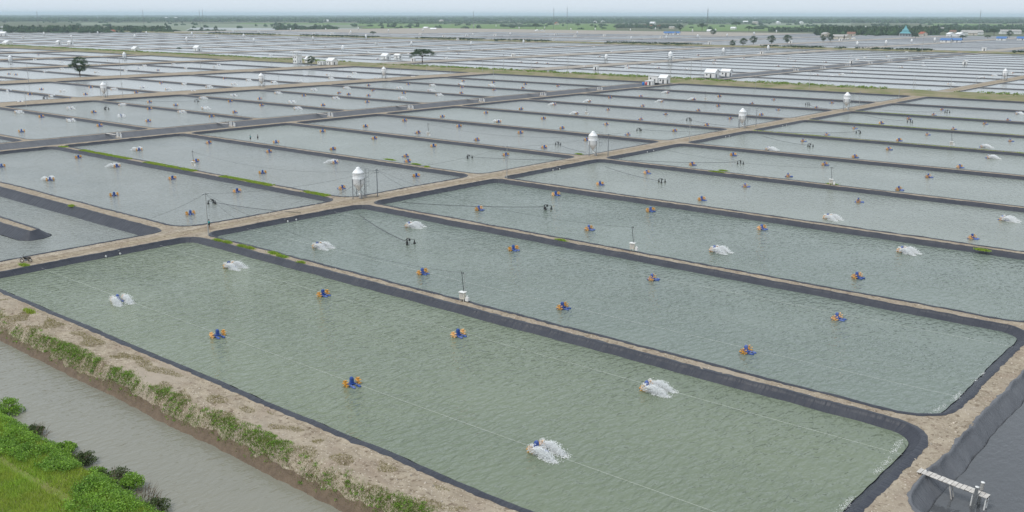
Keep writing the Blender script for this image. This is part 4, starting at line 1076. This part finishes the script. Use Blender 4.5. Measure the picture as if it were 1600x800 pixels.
for k, (px_, py_, rad, h, lf, n, lab) in enumerate(((8, 634, 1.5, 1.9, 'leaf_bright', 110, 'rounded green shrub overhanging canal at the upstream end of the scrub'), (52, 668, 1.0, 1.2, 'leaf_dark', 70, 'low dark shrub with bare twigs at the water’s edge'), (100, 694, 1.0, 1.2, 'leaf_bright', 80, 'small bright shrub leaning over the canal'), (128, 712, 1.1, 1.5, 'leaf_dark', 80, 'dark green shrub beside the bare-twigged bush'),
        (178, 742, 1.5, 1.9, 'leaf_dark', 60, 'sparse brownish bush with bare twigs over the canal'), (204, 752, 1.0, 1.9, 'leaf_bright', 90, 'upright bright green shrub right of the sparse brown bush'), (236, 785, 1.3, 1.2, 'leaf_dark', 60, 'low dark scrub trailing into the canal'), (150, 735, 1.1, 1.2, 'leaf_bright', 80, 'bright round shrub left of the sparse brown bush'))):
    b = at(px_, py_, -1.4); o = shrub(40 + k, rad, h * .78, lf, n); o.location = (b.x, min(b.y, 37.3), max(near_z(b.x, min(b.y, 37.3)), -2.1)); tag(o, lab.replace('’', ''), 'shrub', 'shrubs along the canal edge')
tw_ = MB()
for k in range(90):
    px_, py_ = r_.choice([(62, 676), (182, 748), (225, 772), (240, 782)]); b = at(px_ + r_.uniform(-16, 16), py_ + r_.uniform(-6, 8), -1.9)
    e = b + Vector((r_.uniform(-.5, .6), r_.uniform(0, .9), r_.uniform(.2, 1.1))); tw_.tube([b, b.lerp(e, .5) + Vector((0, 0, .12)), e], [.025, .018, .008], 4)
tag(tw_.build('bare_twigs', 'twig'), 'tangle of bare grey twigs hanging over the canal from the scrub', 'twigs', None, 'stuff')
# grass and weeds on the canal bank slope
def g_bank(r_):
    x_ = r_.uniform(-135, -42); y_ = r_.choice([r_.gauss(47.7, .45), r_.uniform(46.6, 49)])
    if nz(x_ * .16, y_ * .3, 12) + .6 * nz(x_ * .8, y_ * .8, 3) + r_.gauss(0, .22) < -.02 + .42 * max(0, y_ - 47.9): return None
    p = (x_, y_, bank_z(x_, y_))
    return p if p[2] > -1.9 and vis(p) else None
blades('bank_grass', 'grass', 80000, g_bank, 0.17, 0.026, 2, 'patchy green grass and weeds growing on the slope above the canal')
mb = MB()
for k in range(700):
    q = g_bank(r_)
    if q: cards(mb, (q[0], q[1], q[2] + .09), 24, (.28, .24, .12), .065, r_, .2)
tag(mb.build('bank_weeds', 'leaf_bright'), 'clumps of leafy bright green weeds on the slope above the canal', 'weeds', None, 'stuff')
def g_dry(r_):
    x_ = r_.uniform(-135, -42); y_ = r_.uniform(46.8, 51.8)
    if nz(x_ * .3, y_ * .5, 21) + .35 * max(0, 48.6 - y_) < .16: return None
    p = (x_, y_, bank_z(x_, y_)); return p if vis(p) and p[2] > -1.8 else None
blades('dry_grass', 'grass_dry', 60000, g_dry, 0.15, 0.02, 3, 'short straw-coloured dry grass on the top of the canal bank', lean=.8)
TUFT = [(340, 376, 12), (355, 379, 14), (378, 385, 12), (390, 388, 12), (428, 396, 14), (440, 401, 14), (112, 322, 10), (38, 415, 12), (1120, 269, 22), (45, 487, 14), (470, 411, 8), (876, 376, 12), (610, 250, 22), (650, 257, 16), (667, 261, 8), (905, 241, 12), (1130, 267, 14), (1300, 288, 14), (1535, 391, 12)]
TW = [at(*t[:2]) for t in TUFT]
def g_tuft(r_):
    if r_.random() < .65:
        x_ = r_.uniform(-284, -162); y_ = 130 + r_.uniform(-1.0, 1.0)
        return (x_, y_, 0.0) if nz(x_ * .06, 3, 3) > -.12 and nz(x_ * .5, y_, 5) > -.3 else None
    if r_.random() < .35:
        k = r_.choice([7, 8, 9]); x_ = r_.uniform(-149, -60); y_ = YD[k - 1] + r_.uniform(-.9, .9); return (x_, y_, 0) if nz(x_ * .05, y_, 8) > 0 else None
    k = r_.randrange(len(TW)); c = TW[k]; w = TUFT[k][2] / 20
    return (c.x + r_.gauss(0, w * .8), c.y + r_.gauss(0, .22), 0)
blades('dyke_grass', 'grass_lush', 80000, g_tuft, 0.28, 0.045, 4, 'low green grass growing along the tops of the dykes')
# rough growth on the cross bank, and hedges on the far bank
mb = MB()
for k in range(2600):
    x_ = r_.uniform(-1400, 40); y_ = r_.choice([r_.uniform(503, 519), r_.gauss(512, 3)])
    if nz(x_ * .012, y_ * .05, 4) + .4 * nz(x_ * .09, 2, 2) < -.05 or abs(x_ + 153) < 6: continue
    cards(mb, (x_, y_, berm_z(x_, y_) + .35), 9, (1.6, .9, .5), .42, r_, .2)
tag(mb.build('bank_scrub', 'grass'), 'rough green grass and scrub on the cross bank between pond blocks', 'scrub', None, 'stuff')
mb = MB()
for k in range(2200):
    x_ = r_.uniform(-1700, 40); y_ = r_.uniform(1088, 1106)
    if nz(x_ * .008, 7, 4) + .3 * nz(x_ * .05, 2, 9) < -.12: continue
    cards(mb, (x_, y_, berm2_z(x_, y_) + .7), 8, (3, 2, 1.0), .9, r_, .2)
tag(mb.build('field_scrub', 'leaf_far'), 'dark green hedge scrub on the far bank behind the second pond block', 'scrub', None, 'stuff')

# ------------------------------------------------------------------ motorbike and people
mbk = tag(empty('motorbike', at(41, 410), R(228)), 'black motorbike parked on the main dirt road by the water', 'motorbike')
for sx in (-0.62, 0.62):
    tr_ = MB()
    n1, n2 = 18, 6
    for i in range(n1):
        for j in range(n2):
            a, b = 2 * math.pi * i / n1, 2 * math.pi * j / n2; q = .27 + .045 * math.cos(b); tr_.v.append((sx + q * math.cos(a), .05 * math.sin(b), .315 + q * math.sin(a)))
    for i in range(n1):
        for j in range(n2): tr_.f.append((i * n2 + j, ((i + 1) % n1) * n2 + j, ((i + 1) % n1) * n2 + (j + 1) % n2, i * n2 + (j + 1) % n2))
    w = tr_.build('wheel', 'rubber', mbk, True)
    rim = MB().lathe([(.05, -.04), (.05, .04)], 8, (sx, 0, .315), 'y').build('hub', 'chrome', w)
    for k in range(6):
        a = k * math.pi / 3; MB().tube([(sx, 0, .315), (sx + .25 * math.cos(a), 0, .315 + .25 * math.sin(a))], .012, 4).build('spoke', 'chrome', w)
MB().tube([(.62, .09, .32), (.42, .09, .85), (.38, .08, 1.0)], .025, 6).build('fork', 'chrome', mbk); MB().tube([(.62, -.09, .32), (.42, -.09, .85), (.38, -.08, 1.0)], .025, 6).build('fork', 'chrome', mbk)
MB().tube([(.36, -.36, 1.03), (.36, -.1, 1.0), (.36, .1, 1.0), (.36, .36, 1.03)], .02, 6).build('handlebar', 'black', mbk)
for sy in (-.3, .3):
    mr = MB().tube([(.38, sy, 1.03), (.36, sy * 1.2, 1.2)], .01, 4).build('mirror', 'black', mbk); MB().box((.36, sy * 1.2, 1.24), (.03, .13, .09)).build('mirror_glass', 'black', mr)
MB().lathe([(.09, 0), (.1, .05), (.06, .14)], 10, (.44, 0, .88), 'x').build('headlight', 'chrome', mbk)
fr = MB(); fr.v = []; fr.tube([(.36, 0, .9), (.15, 0, .55), (-.2, 0, .45), (-.62, 0, .33)], [.06, .09, .09, .03], 7); fr.build('frame', 'black', mbk, True)
MB().box((0.02, 0, .42), (.36, .26, .26)).build('engine', 'steel', mbk)
MB().lathe([(.03, -.78), (.14, -.7), (.15, -.3), (.12, 0.1), (.06, .16)], 8, (0, 0, .72), 'x').build('seat', 'black', mbk, True)
MB().lathe([(.05, -.05), (.15, .05), (.16, .25), (.07, .38)], 8, (0, 0, .78), 'x').build('fuel_tank', 'black', mbk, True)
MB().tube([(.1, -.15, .25), (-.3, -.17, .25), (-.75, -.18, .36)], [.03, .04, .05], 7).build('exhaust', 'chrome', mbk)
MB().box((-.68, 0, .68), (.3, .14, .04)).build('rear_fender', 'black', mbk); MB().box((.64, 0, .66), (.36, .12, .03)).build('front_fender', 'black', mbk)
MB().tube([(0, .12, .3), (.05, .34, 0)], .015, 4).build('side_stand', 'steel', mbk)

def skin(name, verts, edges, rads, m, parent=None, root_i=0):
    me = bpy.data.meshes.new(name); me.from_pydata(verts, edges, []); o = link(name, me, parent); me.materials.append(MATS[m])
    md = o.modifiers.new('skin', 'SKIN'); md.use_smooth_shade = True
    for i, r_ in enumerate(rads): me.skin_vertices[0].data[i].radius = (r_, r_) if not isinstance(r_, tuple) else r_
    me.skin_vertices[0].data[root_i].use_root = True
    ss = o.modifiers.new('sub', 'SUBSURF'); ss.levels = ss.render_levels = 1
    return o
def person(loc, rz, lab, shirt, shorts, stride=.28):
    root = tag(empty('person', loc, rz), lab, 'person')
    s = stride
    V = [(0, 0, .93), (0.01, 0, 1.12), (.02, 0, 1.34), (.03, 0, 1.46), (.05, 0, 1.56), (.06, 0, 1.66),
         (0, .1, .88), (s * .5, .11, .5), (s * .55, .11, .09), (s * .55 + .17, .12, .04), (0, -.1, .88), (-s * .15, -.11, .5), (-s * .9, -.11, .12), (-s * .9 + .15, -.12, .045),
         (.02, .2, 1.38), (-.1, .25, 1.12), (.02, .25, .88), (.05, .24, .8), (.02, -.2, 1.38), (.1, -.25, 1.12), (.26, -.24, .94), (.32, -.23, .88)]
    E = [(0, 1), (1, 2), (2, 3), (3, 4), (4, 5), (0, 6), (6, 7), (7, 8), (8, 9), (0, 10), (10, 11), (11, 12), (12, 13), (2, 14), (14, 15), (15, 16), (16, 17), (2, 18), (18, 19), (19, 20), (20, 21)]
    Rr = [(.12, .15), (.11, .14), (.12, .17), .055, .075, .09, .09, .06, .042, .035, .09, .06, .042, .035, .06, .045, .035, .03, .06, .045, .035, .03]
    body = skin('body', V, E, Rr, 'skin', root)
    sv = [0, 1, 2, 14, 15, 18, 19]; ix = {v: i for i, v in enumerate(sv)}
    skin('shirt', [V[i] for i in sv], [(ix[a], ix[b]) for a, b in E if a in ix and b in ix], [(.15, .18), (.14, .17), (.145, .19), .085, .07, .085, .07], shirt, body)
    lv = [0, 6, 7, 10, 11]; ix = {v: i for i, v in enumerate(lv)}
    skin('trousers', [V[i] for i in lv], [(ix[a], ix[b]) for a, b in E if a in ix and b in ix], [(.14, .17), .115, .085, .115, .085], shorts, body)
    MB().lathe([(.02, 1.60), (.085, 1.62), (.105, 1.68), (.10, 1.74), (.06, 1.79), (.01, 1.80)], 10, (.045, 0, 0)).build('hair', 'hair', body, True)
    for sy in (-.035, .035): MB().lathe([(.006, -.006), (.013, 0), (.006, .006)], 6, (.148, sy, 1.655), 'x').build('eye', 'black', body)
    MB().box((.155, 0, 1.625), (.035, .025, .045), 0, .5).build('nose', 'skin', body); MB().box((.145, 0, 1.585), (.012, .05, .012)).build('mouth', 'dark_cloth', body)
    for sx, h0 in ((.25, -.24), ):
        for k in range(5): MB().tube([(.32 + .01 * k, -.26 + .014 * k, .88), (.36 + .008 * k, -.26 + .014 * k, .83 - .008 * (2 - abs(k - 2)))], .009, 5).build('finger', 'skin', body)
    for k in range(5): MB().tube([(.04 + .016 * k, .25, .78), (.045 + .016 * k, .245, .715 - .008 * (2 - abs(k - 2)))], .009, 5).build('finger', 'skin', body)
    return root
person(at(327, 357.5), R(85), 'person in teal shirt and dark shorts walking on the road by the junction pole', 'teal_cloth', 'dark_cloth')
person(at(391.5, 220), R(200), 'person in teal shirt standing on the dyke left of the ditch end', 'teal_cloth', 'dark_cloth', .1)
person(at(403, 219), R(180), 'person in grey shirt standing on the dyke close beside the teal-shirted one', 'grey_cloth', 'dark_cloth', .12)

# ------------------------------------------------------------------ far fields, villages, woods, masts
def field(name, m, pxs, z):
    mb = MB(); mb.v = [tuple(at(*p, z)) for p in pxs]; mb.f = [tuple(range(len(pxs)))]; return struct(name, mb, m)
for k, (m, q) in enumerate((('field_green', [(790, 47.5), (962, 47), (962, 37.2), (820, 36.8)]), ('field_green', [(1060, 48), (1285, 48.5), (1285, 39), (1075, 38)]), ('field_green', [(330, 41), (640, 40), (640, 36.5), (380, 36)]), ('field_pale', [(250, 50), (450, 48), (430, 41), (260, 38.5)]),
        ('field_pale', [(120, 39), (560, 44), (560, 39), (130, 35.5)]), ('field_wet', [(290, 47), (600, 48), (560, 44.5), (300, 43)]), ('field_pale', [(1180, 40), (1330, 39), (1330, 36.5), (1190, 36.5)]), ('field_pale', [(1290, 36), (1600, 36), (1600, 33), (1290, 33)]), ('field_wet', [(1400, 60), (1600, 61), (1600, 57.5), (1420, 57)]),
        ('field_green', [(560, 44), (800, 45), (800, 38), (600, 37)]), ('field_pale', [(0, 58), (260, 54), (260, 52.8), (0, 55)]), ('field_green', [(1440, 36.5), (1600, 38), (1600, 41), (1460, 41)]))):
    field('field', m, q, -3.2 + k * 0.01)
def blob(mb, c, rad, r_, seg=6):
    i = len(mb.v)
    for kz, (zz, q) in enumerate(((0, .75), (.35, 1.0), (.72, .75), (1.0, .25))):
        for j in range(seg):
            a = 2 * math.pi * (j + .5 * (kz % 2)) / seg; f = q * r_.uniform(.7, 1.2); mb.v.append((c[0] + rad[0] * f * math.cos(a), c[1] + rad[1] * f * math.sin(a), c[2] + rad[2] * zz * r_.uniform(.85, 1.12)))
    for kz in range(3):
        for j in range(seg): mb.f.append((i + kz * seg + j, i + kz * seg + (j + 1) % seg, i + (kz + 1) * seg + (j + 1) % seg, i + (kz + 1) * seg + j))
    mb.f.append(tuple(i + 3 * seg + j for j in range(seg)))
BELTS = [(8, 265, 53.5, 47, 12, 420, 'village trees behind the far ponds at the left, red roofs between'), (1278, 1462, 58, 50, 16, 520, 'dense village grove left of the turquoise pavilion'), (1205, 1330, 50, 47, 9, 160, 'hedge of trees beside the right green field'),
         (1460, 1600, 51, 42, 10, 330, 'village trees behind the orange-roofed hall'), (962, 1062, 44, 41, 9, 160, 'far grove with red roofs between the green fields'), (430, 525, 47, 43, 7, 130, 'far scrub belt in the pale fields'), (255, 350, 50.5, 49, 5, 70, 'low hedge running on from the village trees'), (790, 850, 42, 40, 6, 60, 'scattered trees behind the green field'),
         (560, 800, 37, 35, 9, 320, 'long belt of trees behind the far green field'), (800, 1200, 37, 33, 9, 520, 'wooded belt with villages behind the green fields'), (300, 600, 33.5, 31, 10, 420, 'long wooded belt behind the pale fields'), (-60, 300, 34, 31, 11, 460, 'dark wooded belt far behind the village trees'), (1200, 1660, 35, 31, 8, 380, 'far wooded belt behind the right hand villages')]
for x0, x1, ya, yb, hh, n, lab in BELTS:
    r_ = random.Random(int(x0 * 7 + ya)); mb = MB()
    for k in range(n):
        p = at(r_.uniform(x0, x1), r_.uniform(yb, ya), -3.3); w = r_.uniform(3.5, 8) * (1 if ya > 42 else 1.7); t_ = hh * r_.uniform(.5, 1.15) * (.55 if r_.random() < .3 else 1)
        for q in range(3): blob(mb, (p.x + r_.gauss(0, w * .6), p.y + r_.gauss(0, w * .6), p.z + t_ * .12), (w * r_.uniform(.6, 1), w * r_.uniform(.6, 1), t_ * r_.uniform(.65, .95)), r_)
        if ya > 42:
            for q in range(5): cards(mb, (p.x + r_.gauss(0, w * .5), p.y + r_.gauss(0, w * .5), p.z + t_ * r_.uniform(.5, 1.0)), 5, (w * .4, w * .4, t_ * .12), 1.0, r_, .2)
    tag(mb.build('far_wood', 'leaf_far'), lab, 'woodland', None, 'stuff')
r_ = random.Random(78); mb = MB()
for k in range(520):
    px_, py_ = r_.uniform(-60, 1660), r_.uniform(33, 46); p = at(px_, py_, -3.3)
    if nz(px_ * .02, py_ * .25, 31) < -.02: continue
    w = r_.uniform(3, 9); blob(mb, (p.x, p.y, -3.3), (w * 1.5, w, r_.uniform(4, 10)), r_)
    blob(mb, (p.x + w, p.y, -3.3), (w, w, r_.uniform(3, 8)), r_)
tag(mb.build('far_wood', 'leaf_far'), 'scattered hedgerow trees dotting the far fields between villages', 'woodland', None, 'stuff')
r_ = random.Random(77); mb = MB()
for k in range(15000):
    py_ = 23.4 + 11.0 * r_.random() ** 0.95; px_ = r_.uniform(-350, 1950)
    yh = 21 + 3 * px_ / 1600
    p = at(px_, yh + (py_ - 22.0), -3.3); dist = p.length
    if dist > 26000: continue
    if nz(p.x * .0009, p.y * .0006, 5) < -.30: continue
    w = dist * r_.uniform(.0012, .0040); t_ = r_.uniform(8, 16)
    blob(mb, (p.x, p.y, -3.3), (w, w * r_.uniform(.5, 1), t_), r_)
tag(mb.build('far_wood', 'leaf_far'), 'hazy mass of woods and groves stretching to the horizon', 'woodland', None, 'stuff')

def far_house(w, d, h, rise, wall, roof):
    o = empty('village_house'); house(o, w, d, h, rise, wall, roof, 2, True, False, over=.6); return o
HP = {k: Proto(far_house(*v)) for k, v in {'red': (11, 8, 3.4, 2.6, 'cream_wall', 'red_tile'), 'brown': (11, 8, 3.2, 2.6, 'cream_wall', 'brown_tile'), 'grey': (13, 8, 3.6, 2.2, 'cream_wall', 'grey_roof'), 'white': (12, 8, 3.8, 2.0, 'white_paint', 'white_roof'), 'blue': (11, 7, 2.6, 2.0, 'white_paint', 'blue_roof')}.items()}
for c, pl in {'red': [(137, 51), (160, 50), (176, 52), (50, 51), (1018, 43), (1031, 43), (870, 39), (1430, 51), (1442, 56), (120, 50)], 'brown': [(42, 52), (1008, 42), (1500, 48), (1512, 47), (1330, 56), (1489, 52), (88, 51)],
              'grey': [(1470, 47), (1520, 55), (1290, 57), (1310, 61), (1322, 61), (1050, 45), (690, 34), (560, 34), (1180, 37)], 'white': [(1350, 45), (1362, 46), (848, 51), (677, 48), (666, 46), (840, 51), (1485, 57), (1500, 57), (4, 45), (3, 56), (255, 49), (130, 32), (142, 32), (260, 29), (275, 29), (510, 34), (930, 36), (942, 36), (1062, 35), (1146, 46), (1195, 35), (1165, 36), (1216, 37), (1252, 37), (1020, 38), (1110, 51)],
              'blue': [(1050, 54), (1057, 54), (1043, 54), (1478, 66), (1494, 66), (1565, 63), (1597, 63), (1525, 45), (1519, 45)]}.items():
    for px_, py_ in pl:
        wh = 'right hand village' if px_ > 1270 else 'left village trees' if px_ < 200 else 'far green fields'
        HP[c].put(at(px_, py_, 0 if py_ > 52.5 else -3.3), R(rnd.choice([-50, -40, 0, 10, 40])), 1.25 if py_ > 40 else 1.9, '%s small far house with %s roof by the %s' % ({'red': 'cream', 'brown': 'cream', 'grey': 'drab', 'white': 'white', 'blue': 'low'}[c], {'red': 'red tile', 'brown': 'brown tile', 'grey': 'grey', 'white': 'white', 'blue': 'blue'}[c], wh), 'house', '%s roofed far houses by the %s' % (c, wh))
mq = tag(empty('pavilion', at(1414, 57, -2), R(20)), 'building with tiered turquoise pyramid roof in the right hand village', 'pavilion')
MB().box((0, 0, 3), (22, 16, 6)).build('wall', 'pole_grey', mq)
for z, w, h in ((6, 21, 5), (11, 13, 4), (15, 6, 6)): MB().box((0, 0, z + h / 2), (w, w, h), 0, .45 if w > 6 else .1).build('roof_tier', 'turquoise', mq)
for k in range(4): MB().box((-8 + k * 5.3, -8.05, 2.5), (2, .1, 3.4)).build('window', 'dark_opening', mq)
hl = tag(empty('village_hall', at(1457, 48, -3), R(40)), 'large hall with broad orange-red roof in the right hand village', 'hall'); house(hl, 34, 16, 5, 5, 'cream_wall', 'red_tile', 4, True, False, over=1)
for px_, py_, lab in ((1518, 54, 'long pale hall with grey roof, left of two in right hand village'), (1578, 53, 'long pale hall with grey roof, right of two in right hand village')):
    o = tag(empty('long_hall', at(px_, py_, -3), R(36)), lab, 'hall'); house(o, 44, 14, 6, 3.5, 'white_paint', 'grey_roof', 7, True, False, over=.8)
for k in range(26):
    px_, py_ = rnd.uniform(1302, 1336), rnd.uniform(59, 62); o = MB().box((0, 0, 1), (rnd.uniform(2, 4), 2, rnd.uniform(1.6, 3))).build('goods_stack', rnd.choice(['cream_wall', 'cream_box', 'white_paint']))
    o.location = at(px_, py_, .2); tag(o, 'pale stacked goods piled beside the round trees on the far bank', 'goods', 'stacked goods on the far bank')
def mast(h, w):
    o = empty('radio_mast')
    for k in range(3):
        a = k * 2.094; MB().tube([(w * math.cos(a), w * math.sin(a), 0), (w * .35 * math.cos(a), w * .35 * math.sin(a), h)], w * .16, 4).build('leg', 'steel', o)
    for k in range(12):
        z = h * k / 12; f = 1 - .65 * k / 12; P = [(w * f * math.cos(j * 2.094), w * f * math.sin(j * 2.094), z + (h / 12 if j == 1 else 0)) for j in range(3)]
        MB().tube(P + [P[0]], w * .07, 4).build('lattice', 'steel', o)
    MB().tube([(0, 0, h * .98), (0, 0, h * 1.08)], w * .1, 4).build('aerial', 'steel', o)
    return o
for k, (px_, yt, lab) in enumerate(((865, 10, 'thin tall lattice mast, left of a close pair on the horizon'), (886, 9, 'thin tall lattice mast, right of a close pair on the horizon'), (1105, 11.5, 'stouter lattice mast with antennas standing alone above the woods'), (318, 13, 'lattice mast, taller one of a pair above the left woods'), (313, 14, 'lattice mast, shorter one of a pair above the left woods'), (1530, 15, 'short lattice mast above the right hand village'), (60, 16, 'short thin mast above the woods at the far left'), (225, 14, 'slender mast above left woods standing alone'), (740, 15, 'faint slender mast above the middle woods'))):
    D = 2600; b = at(px_, 40, -3.3); b = Vector((b.x, b.y, 0)).normalized() * D; yh = 21 + 3 * px_ / 1600
    h = CAM_H + (yh - yt) * D / math.hypot(F_PX, 378) + 3.3; o = mast(h / 1.08, 1.7 if px_ == 1105 else 1.1); o.location = (b.x, b.y, -3.3); tag(o, lab, 'mast', 'masts on the horizon')

# ------------------------------------------------------------------ haze
hz = MB().box((-7500, 22000, 36.75), (79000, 56000, 82.5)).build('haze', None)
hm = bpy.data.materials.new('haze'); hm.use_nodes = True
hn = hm.node_tree.nodes; hn.clear(); ho = hn.new('ShaderNodeOutputMaterial'); hv = hn.new('ShaderNodeVolumePrincipled')
hv.inputs['Color'].default_value = (0.72, 0.87, 1.0, 1); hv.inputs['Density'].default_value = 6.5e-5; hv.inputs['Anisotropy'].default_value = 0.0
hm.node_tree.links.new(hv.outputs[0], ho.inputs['Volume'])
hz.data.materials.append(hm)
tag(hz, 'pale blue haze lying over the far fields and ponds', 'haze', None, 'stuff')
